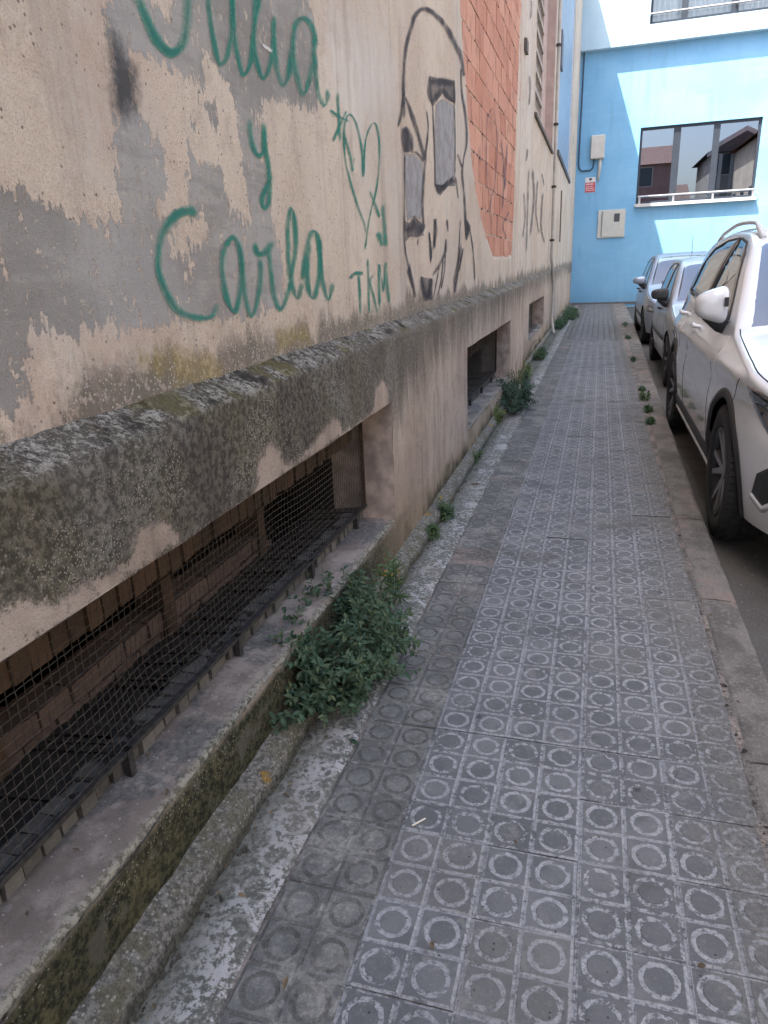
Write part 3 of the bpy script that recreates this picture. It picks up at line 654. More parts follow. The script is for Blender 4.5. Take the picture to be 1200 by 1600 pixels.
S_FACE= [[(3.528,1.933,3.458,1.921),(3.534,2.072,3.464,2.059),(3.585,2.209,3.515,2.195),(3.686,2.315,3.604,2.299),(3.822,2.42,3.736,2.407),(3.954,2.471,3.961,2.496),(4.164,2.506,4.258,2.551),(4.428,2.52,4.564,2.571),(4.659,2.505,4.823,2.558),(4.885,2.479,5.056,2.525),(5.0,2.41,5.115,2.437)],[(4.913,2.444,4.979,2.459),(4.92,2.318,5.009,2.336),(5.041,2.204,5.159,2.226),(5.096,2.066,5.194,2.079),(4.987,1.94,5.057,1.946),(4.927,1.85,5.02,1.86),(4.993,1.73,5.089,1.739),(5.025,1.588,5.149,1.595),(5.072,1.47,5.147,1.472)],[(5.075,1.59,5.149,1.596),(5.073,1.527,5.306,1.536),(5.072,1.455,5.147,1.455)],[(5.207,1.556,5.272,1.56),(5.367,1.392,5.437,1.394),(5.452,1.18,5.525,1.178)],[(3.479,2.04,3.537,2.05),(3.443,1.976,3.511,1.985),(3.364,1.874,3.408,1.879)],[(3.506,2.022,3.551,2.034),(3.628,1.945,3.727,1.968),(3.779,1.858,3.875,1.876),(3.869,1.798,3.941,1.81)],[(3.484,1.901,3.543,1.912),(3.437,1.843,3.655,1.88),(3.463,1.782,3.66,1.811)],[(3.664,1.815,3.712,1.831),(3.767,1.806,3.82,1.822),(3.847,1.793,3.905,1.809)],[(3.469,1.785,3.505,1.789),(3.447,1.608,3.483,1.611),(3.419,1.405,3.461,1.406),(3.465,1.313,3.514,1.315),(3.53,1.223,3.607,1.225),(3.605,1.142,3.645,1.142)],[(3.935,2.042,3.979,2.05),(3.972,1.967,4.017,1.974),(3.912,1.87,3.971,1.877),(3.868,1.791,3.941,1.799),(3.814,1.676,3.886,1.682),(3.781,1.56,3.867,1.565),(3.821,1.464,3.865,1.466)],[(3.491,1.445,3.448,1.457),(3.633,1.455,3.641,1.519),(3.734,1.434,3.926,1.497)],[(4.024,2.216,4.07,2.226),(3.979,2.12,4.1,2.146),(4.105,2.088,4.151,2.099)],[(4.058,2.18,4.06,2.204),(4.345,2.227,4.362,2.277),(4.74,2.307,4.761,2.345)],[(4.112,2.104,4.053,2.102),(4.305,2.17,4.189,2.169),(4.363,2.195,4.408,2.234),(4.471,2.189,4.59,2.232),(4.715,2.211,4.777,2.236)],[(4.67,2.316,4.751,2.333),(4.687,2.263,4.769,2.279),(4.684,2.206,4.767,2.221)],[(4.089,2.098,4.136,2.107),(4.097,2.01,4.145,2.018),(4.116,1.86,4.165,1.866),(4.119,1.703,4.169,1.707)],[(4.681,2.228,4.731,2.238),(4.713,2.064,4.765,2.072),(4.702,1.816,4.755,1.821)],[(4.106,1.71,4.15,1.723),(4.278,1.687,4.281,1.721),(4.511,1.741,4.419,1.754),(4.747,1.788,4.626,1.805)],[(4.129,1.701,4.226,1.716),(4.193,1.667,4.293,1.682)],[(4.718,1.81,4.781,1.817),(4.798,1.689,4.865,1.695)],[(4.757,1.945,4.839,1.96),(4.931,1.885,5.018,1.9)],[(4.106,1.544,4.156,1.546),(4.075,1.474,4.176,1.477),(4.05,1.374,4.083,1.374)],[(3.948,1.469,3.979,1.471),(3.964,1.392,4.044,1.394),(3.98,1.311,4.012,1.311)],[(4.406,1.555,4.502,1.562),(4.468,1.481,4.507,1.483)],[(4.408,1.451,4.447,1.451),(4.339,1.37,4.43,1.366),(4.194,1.311,4.272,1.303),(3.995,1.244,4.05,1.237)],[(3.742,1.251,3.785,1.251),(3.722,1.186,3.851,1.188),(3.831,1.111,3.906,1.112)],[(3.975,1.236,4.07,1.231),(3.892,1.187,4.048,1.175),(3.855,1.121,3.946,1.113)],[(4.21,1.301,4.254,1.299),(4.117,1.212,4.159,1.209),(4.025,1.126,4.066,1.122)],[(4.302,1.332,4.349,1.332),(4.259,1.237,4.305,1.235),(4.145,1.134,4.188,1.131)],[(4.379,1.365,4.427,1.365),(4.335,1.261,4.382,1.259),(4.236,1.166,4.281,1.163)],[(4.873,1.581,4.919,1.583),(4.81,1.405,4.878,1.405),(4.725,1.237,4.814,1.234),(4.623,1.127,4.73,1.12)],[(4.973,1.408,5.045,1.407),(4.876,1.335,4.946,1.333),(4.804,1.256,4.873,1.253)],[(3.698,1.43,3.725,1.43),(3.68,1.39,3.707,1.39)]]
S_BRK= [[(6.33,2.477,6.397,2.486),(6.056,2.346,6.123,2.355),(5.999,2.104,6.066,2.112),(6.076,1.885,6.145,1.893),(6.35,1.829,6.311,1.835),(6.593,1.967,6.514,1.96),(6.688,2.303,6.608,2.292),(6.475,2.492,6.401,2.478)],[(6.831,2.333,6.96,2.353),(7.08,2.083,7.22,2.098),(6.977,1.755,7.115,1.762)],[(7.282,2.372,7.428,2.392),(7.144,1.929,7.288,1.94)],[(7.518,1.791,7.664,1.792),(7.035,1.639,7.176,1.643),(7.341,1.534,7.488,1.543)],[(6.284,1.829,6.377,1.835),(6.217,1.708,6.309,1.714),(6.297,1.604,6.392,1.61)]]
S_FAR= [[(9.753,2.423,9.92,2.441),(9.716,1.923,9.885,1.933),(9.673,1.431,9.843,1.433)],[(10.232,2.453,10.509,2.484),(10.522,2.132,10.819,2.154),(10.101,1.636,10.378,1.642)],[(11.074,2.422,11.344,2.447),(10.899,1.995,11.164,2.011),(11.557,1.723,11.854,1.736)],[(12.027,2.336,12.413,2.367),(11.834,1.87,12.213,1.888),(12.607,1.611,13.032,1.626)],[(9.195,2.1,9.345,2.114),(9.412,1.832,9.571,1.841),(9.159,1.592,9.31,1.595)],[(11.744,2.572,11.979,2.6),(12.312,2.449,12.571,2.476)],[(9.652,3.965,9.503,3.927),(9.777,4.101,9.625,4.059),(9.676,4.161,9.528,4.118)],[(9.556,3.378,9.749,3.419),(9.67,3.256,9.87,3.295),(9.559,3.069,9.755,3.102)],[(9.52,2.607,9.717,2.631),(9.462,2.524,9.656,2.546),(9.326,2.446,9.513,2.465)]]
S_EYES= [[(3.511,1.79),(3.673,1.81),(3.847,1.797),(3.847,1.655),(3.776,1.517),(3.655,1.529),(3.499,1.498),(3.473,1.678)],[(4.176,2.108),(4.348,2.173),(4.529,2.191),(4.704,2.199),(4.737,2.015),(4.728,1.815),(4.446,1.759),(4.245,1.711),(4.145,1.718),(4.143,1.901)]]
POLY= {'paint':[[(1.393,1.984),(1.327,1.708),(1.304,1.566),(1.297,1.488),(1.286,1.399),(1.142,1.387),(1.053,1.405),(0.973,1.414),(0.68,1.402),(0.584,1.084),(0.882,1.088),(0.952,1.104),(0.97,1.201),(1.22,1.196),(1.481,1.191),(1.81,1.181),(2.02,1.191),(2.013,1.332),(1.972,1.45),(1.946,1.577),(1.961,1.73),(2.102,1.75),(2.374,1.771),(2.407,1.853),(2.403,1.974),(2.361,2.08),(2.373,2.382)]],'peel':[[(1.376,1.692),(1.421,1.709),(1.461,1.711),(1.52,1.713),(1.579,1.698),(1.653,1.688),(1.684,1.72),(1.696,1.78),(1.719,1.766),(1.769,1.742),(1.814,1.723),(1.814,1.648),(1.822,1.562),(1.831,1.472),(1.839,1.41),(1.789,1.416),(1.751,1.436),(1.707,1.477),(1.697,1.53),(1.626,1.528),(1.566,1.534),(1.577,1.591),(1.601,1.646),(1.645,1.653),(1.703,1.622),(1.699,1.67),(1.65,1.648),(1.626,1.67),(1.57,1.596),(1.543,1.464),(1.533,1.403),(1.596,1.427),(1.616,1.386),(1.554,1.349),(1.522,1.355),(1.501,1.273),(1.477,1.284),(1.473,1.321),(1.43,1.327),(1.452,1.393),(1.47,1.407),(1.407,1.409),(1.441,1.468),(1.439,1.516),(1.435,1.564),(1.388,1.582),(1.368,1.621)],[(1.482,1.856),(1.468,1.809),(1.49,1.798),(1.522,1.79),(1.551,1.789),(1.559,1.84),(1.56,1.902)]],'white':[[(2.506,2.071),(2.737,2.096),(3.019,2.106),(3.324,2.116),(3.306,1.986),(3.074,1.904),(2.784,1.784),(2.481,1.849)]],'soot':[[(1.33,1.719),(1.353,1.702),(1.361,1.679),(1.385,1.668),(1.379,1.623),(1.355,1.594),(1.321,1.58),(1.306,1.599),(1.317,1.654)]],'olive':[[(1.257,1.136),(1.34,1.146),(1.364,1.123),(1.365,1.096),(1.302,1.087)],[(1.357,1.134),(1.548,1.102),(1.585,1.058),(1.576,1.02),(1.446,1.048),(1.374,1.062)],[(1.923,1.122),(2.169,1.13),(2.187,1.078),(1.957,1.072)]],'dark':[[(1.058,1.109),(1.087,1.121),(1.202,1.124),(1.354,1.083),(1.374,1.059),(1.262,1.023),(1.02,1.058)],[(1.576,1.114),(1.669,1.128),(1.965,1.109),(1.951,1.045),(1.701,1.034),(1.566,1.045)],[(2.28,1.111),(3.263,1.119),(4.905,1.131),(6.452,1.13),(6.264,1.005),(3.041,1.05),(2.265,1.039)]]}
CLEAN= [[(0.632,0.756),(0.72,0.828),(0.784,0.829),(0.786,0.812),(0.832,0.801),(0.925,0.793),(1.026,0.793),(1.055,0.827),(1.119,0.83),(1.179,0.795),(1.206,0.756),(0.967,0.749),(0.698,0.751)],[(1.517,0.732),(1.562,0.769),(1.598,0.844),(1.661,0.863),(1.714,0.824),(1.734,0.777),(1.839,0.773),(2.0,0.803),(2.122,0.839),(2.182,0.827),(2.201,0.758),(2.374,0.754),(2.584,0.772),(2.611,0.837),(2.694,0.861),(2.792,0.825),(2.79,0.746),(1.993,0.764)]]
INFILL= [(4.805,3.133),(4.879,2.975),(4.957,2.807),(5.127,2.438),(5.348,2.022),(5.571,1.798),(5.885,1.596),(6.166,1.463),(6.517,1.356),(7.876,1.377),(8.041,1.819),(8.075,2.306),(8.231,3.085),(8.334,3.773),(8.362,4.204)]
S_BLOB= [[(4.047,2.218),(4.253,2.252),(4.751,2.339),(4.746,2.217),(4.586,2.201),(4.367,2.199),(4.194,2.123),(4.112,2.091),(4.039,2.133)],[(3.442,1.885),(3.537,1.908),(3.639,1.845),(3.673,1.808),(3.585,1.805),(3.476,1.791),(3.425,1.841)],[(3.451,1.498),(3.536,1.494),(3.642,1.534),(3.803,1.5),(3.841,1.446),(3.671,1.432),(3.541,1.431),(3.451,1.406)],[(4.145,1.718),(4.262,1.709),(4.466,1.768),(4.666,1.812),(4.771,1.816),(4.726,1.76),(4.502,1.741),(4.259,1.669),(4.175,1.689)],[(5.062,1.606),(5.292,1.552),(5.134,1.451),(5.06,1.518)],[(4.081,1.539),(4.164,1.547),(4.117,1.382),(4.069,1.401)],[(3.948,1.469),(3.994,1.464),(4.031,1.341),(3.981,1.314),(3.956,1.386)],[(3.748,1.245),(4.022,1.23),(4.028,1.111),(3.796,1.141)],[(4.914,1.442),(4.983,1.363),(4.768,1.196),(4.632,1.11),(4.637,1.214)],[(3.459,1.271),(3.527,1.314),(3.581,1.224),(3.625,1.142),(3.552,1.2)]]

# ================================================================ ground, road, pavement
YEND = 24.9
def bend(y):                                             # the kerb line drifts outwards down the street
    return 0.0 if y < 4 else 0.0165 * (y - 4)
o = MB().box((-40, -40, -0.6), (45, 60, -0.16)).build('ground', simple('earth', (0.12, 0.11, 0.1), 0.95))
tag(o, kind='structure')
# road: a gently worn sheet
ys = np.concatenate([np.arange(-20, 0, 1.0), np.arange(0, 9, 0.06), np.arange(9, 24.9, 0.3), [24.9]])
xs = np.concatenate([np.arange(0.44, 2.6, 0.06), np.arange(2.6, 9.2, 0.6)])
Yg, Xg = np.meshgrid(ys, xs, indexing='ij')
Zg = -0.122 + 0.008 * fbm(Xg * 2, Yg * 2, 3) + 0.004 * fbm(Xg * 14, Yg * 14, 4)
o = link('road', mesh_np('road', np.stack([Xg, Yg, Zg], -1).reshape(-1, 3), grid_quads(len(ys), len(xs), flip=True)), M_ASPHALT)
tag(o, kind='structure')

# pavement bed and hydraulic tiles (each tile four pads with a ring)
ys = np.concatenate([np.arange(-6, 0, 0.5), np.arange(0, 8, 0.1), np.arange(8, 24.95, 0.4), [24.95]])
xs = np.linspace(-1.0, 0.0, 6).tolist() + [0.25, 0.43]
V = []
for y in ys:
    for i, x in enumerate(xs + [0.43 + bend(y) + 0.02]): V.append((x, y, -0.006))
pav = link('pavement', mesh_np('pavement', V, grid_quads(len(ys), len(xs) + 1, flip=True)), M_MORTAR)
tag(pav, kind='structure')

def tile_mesh(name, seg, simple_=False):
    b = MB()
    hx, hy = PX, PY                                         # tile half size = one pad pitch
    for sx in (-0.5, 0.5):
        for sy in (-0.5, 0.5):
            cx, cy = sx * PX, sy * PY
            def sq(h, z):
                out = []
                for k in range(seg):
                    a = 2 * math.pi * (k + 0.5) / seg
                    c, s_ = math.cos(a), math.sin(a); m = max(abs(c), abs(s_))
                    out.append((cx + c / m * h * PX / 0.1026, cy + s_ / m * h * PY / 0.1026, z))
                return out
            def ci(r, z): return [(cx + r * math.cos(2 * math.pi * (k + 0.5) / seg), cy + r * math.sin(2 * math.pi * (k + 0.5) / seg), z) for k in range(seg)]
            loops = [sq(0.0511, -0.0020), sq(0.0468, -0.0014), sq(0.0452, 0), ci(0.0388, 0), ci(0.0378, -0.0011), ci(0.0282, -0.0011), ci(0.0272, 0)]
            n = len(b.v)
            for lp in loops: b.v += lp
            for i in range(len(loops) - 1):
                for k in range(seg):
                    a = n + i * seg + k; c = n + i * seg + (k + 1) % seg
                    b.f.append((a, c, c + seg, a + seg))
            b.f.append(tuple(n + (len(loops) - 1) * seg + k for k in range(seg)))
    return b
TM = tile_mesh('tile', 20).mesh('paving_tile'); TM.materials.append(M_TILE)
TMD = TM.copy(); TMD.materials.clear(); TMD.materials.append(M_TILED)
rows = range(3, 122)
cand = []
for r in rows:
    for c in range(-1, 4):
        cand.append((OY + (2 * r + 1) * PY, OX + (2 * c + 1) * PX, c))
cand.sort()
far_l, far_d = MB(), MB()
FT = tile_mesh('f', 8)
rs = np.random.RandomState(3)
nobj = 0
for (cy, cx, c) in cand:
    if cy > YEND - 0.1: continue
    dz = rs.uniform(-0.0016, 0.0016) - (0.003 if rs.rand() < 0.04 else 0); tx, ty = rs.normal(0, 0.006, 2)
    vis = cy > 0.62 and (c < 3 or cy > 0.9)
    if nobj < 300 and vis:
        o = bpy.data.objects.new('paving_tile', TMD if c < 0 else TM); COL.objects.link(o); o.parent = pav
        o.location = (cx, cy, dz - (0.003 if c < 0 else 0)); o.rotation_euler = (tx, ty, rs.normal(0, 0.003)); nobj += 1
    else:
        t = far_d if c < 0 else far_l
        n = len(t.v); t.v += [(cx + x, cy + y, z + dz + x * tx + y * ty) for x, y, z in FT.v]; t.f += [tuple(n + i for i in f) for f in FT.f]
o = far_l.build('distant_tile', M_TILE, pav); o['kind'] = 'stuff'
o = far_d.build('distant_grimy_tile', M_TILED, pav); o['kind'] = 'stuff'

# cement patching between the tiles and the wall
ys = np.concatenate([np.arange(-1, 4, 0.02), np.arange(4, 9, 0.05), np.arange(9, 24.9, 0.3)])
t = np.linspace(0, 1, 16)
Yg, T = np.meshgrid(ys, t, indexing='ij')
xr = -0.603 + 0.012 * fbm(ys * 3, ys * 0, 5) + 0.006 * fbm(ys * 14, ys * 0, 6)
Xg = -0.86 + (xr[:, None] + 0.86) * T
Zg = 0.0035 + 0.010 * fbm(Xg * 9, Yg * 9, 7) + 0.006 * fbm(Xg * 40, Yg * 40, 8) - 0.006 * (T > 0.97) + np.where(Xg < -0.75, 0.012 * fbm(Yg * 5, Xg * 5, 9), 0)
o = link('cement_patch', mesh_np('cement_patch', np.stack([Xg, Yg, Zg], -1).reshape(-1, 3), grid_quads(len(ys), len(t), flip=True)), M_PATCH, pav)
# kerb stones and the pinkish joint
kerb = empty('kerb', (0.5, 0, 0)); tag(kerb, kind='structure')
y = -3.1; rk = random.Random(5)
while y < 24.7:
    L = 0.98 + rk.uniform(-0.03, 0.03); y1 = min(y + L, 24.8)
    n = max(6, int(L / 0.05)); b = MB()
    prof = [(0, -0.2), (0, -0.002), (0.012, 0.002), (0.06, 0.003), (0.115, 0.0), (0.128, -0.006), (0.136, -0.02), (0.139, -0.06), (0.141, -0.2)]
    for i in range(n + 1):
        yy = y + 0.004 + (y1 - y - 0.008) * i / n
        wd = 1.0 + 0.55 * min(max((yy - 4) / 12, 0), 1)
        for (px, pz) in prof:
            e = 1 if 2 <= prof.index((px, pz)) <= 6 else 0
            b.v.append((0.448 + bend(yy) * 0.45 + px * wd - 0.5 + e * rk.uniform(-0.0025, 0.0025), yy, pz + e * rk.uniform(-0.002, 0.002)))
    m = len(prof)
    for i in range(n):
        for k in range(m - 1): b.f.append((i * m + k, i * m + k + 1, (i + 1) * m + k + 1, (i + 1) * m + k))
    b.f.append(tuple(range(m - 1, -1, -1))); b.f.append(tuple(n * m + k for k in range(m)))
    for f in range(len(b.f)): b.f[f] = b.f[f][::-1]
    b.build('kerb_stone', M_KERB, kerb, smooth=False)
    y = y1
ys = np.concatenate([np.arange(0.5, 9, 0.03), np.arange(9, 24.8, 0.2)])
V = []
for yy in ys:
    w0 = 0.424 + 0.006 * math.sin(yy * 3.1); w1 = 0.452 + bend(yy) * 0.45
    for k, f in enumerate((0, 0.3, 0.7, 1)):
        V.append((w0 + (w1 - w0) * f - 0.5, yy, (-0.003, 0.0012, 0.0015, -0.001)[k] + random.uniform(-0.0012, 0.0012)))
link('mortar_joint', mesh_np('mortar_joint', V, grid_quads(len(ys), 4, flip=True)), M_MORTAR, kerb)

# ================================================================ near rendered building
XF, XW = -0.81, -0.895                                    # plinth face and wall face
Y1 = 8.32                                                 # where the near building ends
zf = lambda y: 1.0 + 0.0105 * (y - 0.8)
bldA = empty('rendered_building', (XW, 0, 0))
tag(bldA, 'old building with peeling beige render, graffiti and a grimy stained plinth beside the pavement', 'building')
def A(name, me, mat, loc=None):
    o = link(name, me, mat, bldA); o.matrix_parent_inverse = Matrix.Translation((-XW, 0, 0)); return o
def into(o, root):
    """keep world coordinates when parented"""
    o.parent = root; o.matrix_parent_inverse = Matrix.Translation(-root.location); return o

# --- upper wall with sdf attributes for its paint patches, and the recess of the brick infill
ys = np.concatenate([np.arange(-4, 0.2, 0.3), np.arange(0.2, 3.6, 0.018), np.arange(3.6, 4.7, 0.03), np.arange(4.7, Y1, 0.022), [Y1]])
zs = np.concatenate([np.arange(1.02, 2.4, 0.018), np.arange(2.4, 4.3, 0.024), [4.5, 5, 6, 7, 8, 9.1]])
Yg, Zg = np.meshgrid(ys, zs, indexing='ij')
inf = sdf_poly(Yg, Zg, INFILL) + 0.05 * fbm(Yg * 5, Zg * 5, 21) + 0.03 * fbm(Yg * 17, Zg * 17, 22)
Xg = XW - 0.0012 + 0.0012 * fbm(Yg * 1.2, Zg * 1.2, 23) + 0.0008 * fbm(Yg * 9, Zg * 9, 24)
k = np.clip(0.5 - inf / 0.03, 0, 1)
Xg = Xg - 0.0110 * k
at = {n: sdf_any(Yg, Zg, POLY[n]) for n in ('paint', 'white', 'soot', 'olive', 'dark')}
at['paint'] = np.maximum(at['paint'], -sdf_any(Yg, Zg, POLY['peel']))
at['paint'] = np.where(inf < 0.02, 9, at['paint'])
for n in at: at[n] = np.clip(at[n], -0.5, 0.5)
wallA = A('wall', mesh_np('wall', np.stack([Xg, Yg, Zg], -1).reshape(-1, 3), grid_quads(len(ys), len(zs)), True, at), M_WALL)
# mass behind and cornice (throws the shade over the street)
b = MB(); b.box((-7, -8, -0.2), (-2.6, Y1, 9.05)); b.box((-2.62, -8, 1.3), (-0.99, Y1 - 0.01, 9.05)); b.box((-0.99, -8, 1.2), (XW - 0.01, -4.0, 9.05))
b.box((-0.99, -8, -0.2), (XF, -4.0, 1.2)); b.box((-2.62, -8, -0.2), (-0.99, -0.65, 1.3)); b.box((-2.62, 3.2, -0.2), (-1.5, 4.4, 1.3)); b.box((-2.62, 7.4, -0.2), (-1.0, Y1 - 0.01, 1.3))
A('wall_core', b.mesh('wall_core'), M_JAMB)
A('cornice', MB().box((-7.05, -8, 9.05), (-0.75, Y1 - 0.005, 9.29)).mesh('cornice'), M_JAMB)
# --- plinth with ledge; the niches are real openings
NICH = [(-0.6, 2.83, 0.232, 0.757), (4.68, 7.14, 0.222, 0.782)]
ys = np.concatenate([np.arange(-4, -0.6, 0.3), np.arange(-0.6, 2.83, 0.018), np.arange(2.83, 4.68, 0.03), np.arange(4.68, 7.14, 0.035), np.arange(7.14, Y1 + 0.1, 0.04)])
ys = np.unique(np.round(np.concatenate([ys, [-0.6, 2.83, 4.68, 7.14]]), 4))
zl = np.unique(np.round(np.concatenate([np.arange(-0.03, 0.8, 0.02), [0.222, 0.232, 0.757, 0.782, 0.80]]), 4))
zl = np.array([z for z in zl if min(abs(z - q) for q in (0.222, 0.232, 0.757, 0.782)) < 1e-6 or min(abs(z - q) for q in (0.222, 0.232, 0.757, 0.782)) > 0.008])
nl = 9; nt = 8
Yg = np.repeat(ys[:, None], len(zl) + nl + nt, 1)
Zg = np.zeros_like(Yg); Xg = np.zeros_like(Yg); Vp = np.zeros_like(Yg)
for i, y in enumerate(ys):
    f = zf(y)
    Zg[i, :len(zl)] = zl; Xg[i, :len(zl)] = XF
    Zg[i, len(zl):len(zl) + nl] = 0.80 + (f - 0.004 - 0.80) * np.linspace(1 / nl, 1, nl); Xg[i, len(zl):len(zl) + nl] = XF
    tt = np.linspace(0, 1, nt)
    Xg[i, -nt:] = XF - 0.003 - (XF - XW) * tt * 1.1
    Zg[i, -nt:] = f + 0.046 * tt ** 0.9
edge = np.clip((Zg - (zf(Yg) - 0.05)) / 0.05, 0, 1) * (1 - np.clip((XF - 0.07 - Xg) / 0.03, 0, 1))
Xg += -0.003 + 0.007 * fbm(Yg * 2.5, Zg * 2.5, 31) + 0.004 * fbm(Yg * 16, Zg * 16, 32) + edge * (0.010 * fbm(Yg * 9, Zg * 3, 33) + 0.009 * fbm(Yg * 38, Zg * 9, 34))
Zg += edge * (0.016 * fbm(Yg * 7, Zg * 0, 35) + 0.012 * fbm(Yg * 30, Xg * 60, 36))
yc = (ys[:-1] + ys[1:]) / 2
keep = np.ones((len(ys) - 1, Yg.shape[1] - 1), bool)
for (a, c, z0, z1) in NICH:
    zc = np.concatenate([(zl[:-1] + zl[1:]) / 2, np.full(nl + nt, 9)])
    keep &= ~((yc[:, None] > a) & (yc[:, None] < c) & (zc[None] > z0) & (zc[None] < z1))
# uneven hole edges
for (a, c, z0, z1) in NICH:
    hz = (np.abs(Zg - z1) < 0.004) & (Yg > a - .01) & (Yg < c + .01)
    Zg[hz] += 0.010 * fbm(Yg[hz] * 5, Yg[hz] * 0, 38)
    lo = (np.abs(Zg - z0) < 0.004) & (Yg > a - .01) & (Yg < c + .01)
    Zg[lo] += 0.016 * fbm(Yg[lo] * 6, Yg[lo] * 0, 39) + 0.012 * fbm(Yg[lo] * 30, Yg[lo] * 0, 40) - 0.004
    Xg[lo] += 0.012 * fbm(Yg[lo] * 7, Yg[lo] * 0, 41) + 0.010 * fbm(Yg[lo] * 33, Yg[lo] * 0, 42)
cl = np.clip(sdf_any(Yg, Zg, CLEAN), -0.5, 0.5)
pl = A('plinth', mesh_np('plinth', np.stack([Xg, Yg, Zg], -1).reshape(-1, 3), grid_quads(len(ys), Yg.shape[1], keep), True, {'clean': cl}), M_PLINTH)

def niche(root, par, xf, a, c, z0, z1, deep, inner=True, mat=M_JAMB, y_seen=0.3):
    """sill, jambs and soffit of a basement opening"""
    ys = np.arange(a, c + 0.001, (c - a) / int((c - a) / 0.03)); xs = np.concatenate([[xf - 0.016, xf - 0.006], np.linspace(xf - 0.012, xf - deep, 14)])
    Yq, Xq = np.meshgrid(ys, xs, indexing='ij')
    Zq = z0 + 0.004 + 0.012 * fbm(Xq * 6, Yq * 6, 51) + 0.004 * fbm(Xq * 30, Yq * 30, 52)
    Zq[:, 0] -= 0.05; Zq[:, 1] -= 0.010
    Zq[:, 1:4] += 0.010 * fbm(Yq[:, 1:4] * 22, Xq[:, 1:4] * 20, 53)
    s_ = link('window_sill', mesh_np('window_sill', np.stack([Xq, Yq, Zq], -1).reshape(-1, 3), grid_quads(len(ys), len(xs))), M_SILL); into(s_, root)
    b = MB()
    b.quad((xf - 0.004, c, z0 - 0.02), (xf - deep, c - 0.0, z0 - 0.02), (xf - deep, c, z1 + 0.01), (xf - 0.004, c, z1 + 0.01))
    into(b.build('niche_jamb', mat), root); b = MB()
    b.quad((xf - 0.004, a, z0 - 0.02), (xf - 0.004, a, z1 + 0.01), (xf - deep, a, z1 + 0.01), (xf - deep, a, z0 - 0.02))
    into(b.build('niche_jamb', mat), root)
    b = MB().quad((xf - 0.004, a, z1), (xf - 0.004, c, z1), (xf - deep, c, z1), (xf - deep, a, z1))
    into(b.build('niche_soffit', mat), root)
niche(bldA, None, XF, *NICH[0], 0.19)
niche(bldA, None, XF, *NICH[1], 0.19)

# --- basement openings: brick edge courses, inner wall, posts, wire screen
def brick_me(name, sx, sy, sz, mat, j=0.0016):
    me = MB().box((-sx / 2, -sy / 2, -sz / 2), (sx / 2, sy / 2, sz / 2), j).mesh(name); me.materials.append(mat); return me
def put(me, name, par, loc, rz=0.0, rx=0.0):
    o = bpy.data.objects.new(name, me); COL.objects.link(o); o.parent = par; o.location = loc; o.rotation_euler = (rx, 0, rz); return o
rb = random.Random(11)
def courses(root, a, c, z0, z1, n_max):
    """soldier bricks above and below the wire screen, each its own object"""
    up = empty('brick_lintel'); into(up, root); lo = empty('brick_edging'); into(lo, root)
    up.matrix_parent_inverse = lo.matrix_parent_inverse = Matrix.Translation(-root.location)
    mu = [brick_me('brick', 0.09, 0.049, 0.20, M_OCHRE, 0.002) for _ in range(3)]
    ml = [brick_me('brick', 0.05, 0.047, 0.10, M_GREYBR, 0.003) for _ in range(3)]
    y = a + 0.03
    while y < c - 0.02:
        put(rb.choice(mu), 'brick', up, (-1.035 + rb.uniform(-.004, .004), y, 0.69 + rb.uniform(-.006, .006)), 0, rb.uniform(-.02, .02))
        put(rb.choice(ml), 'brick', lo, (-0.990 + rb.uniform(-.006, .006), y + 0.01, 0.236 + rb.uniform(-.006, .006)), rb.uniform(-.04, .04), rb.uniform(-.03, .03))
        y += 0.0525
    sb = MB()  # black sheet over the edging bricks, reaching back to the inner wall
    n = int((c - a) / 0.03)
    for i in range(n):
        y0 = a + (c - a) * i / n; y1 = a + (c - a) * (i + 1) / n
        h = [0.284 + rb.uniform(-.006, .008) for _ in range(2)]
        sb.quad((-0.972, y0, h[0]), (-1.21, y0, h[0] - .03), (-1.21, y1, h[1] - .03), (-0.972, y1, h[1]))
    into(sb.build('dark_ledge', M_LEDGE), root)
    return up, lo
M_LEDGE = simple('ledge_black', (0.03, 0.027, 0.022), 0.95, 0.5, 25, 0.5)
courses(bldA, 0.5, 2.83, 0.232, 0.757, 60)
courses(bldA, 4.68, 7.14, 0.222, 0.782, 60)
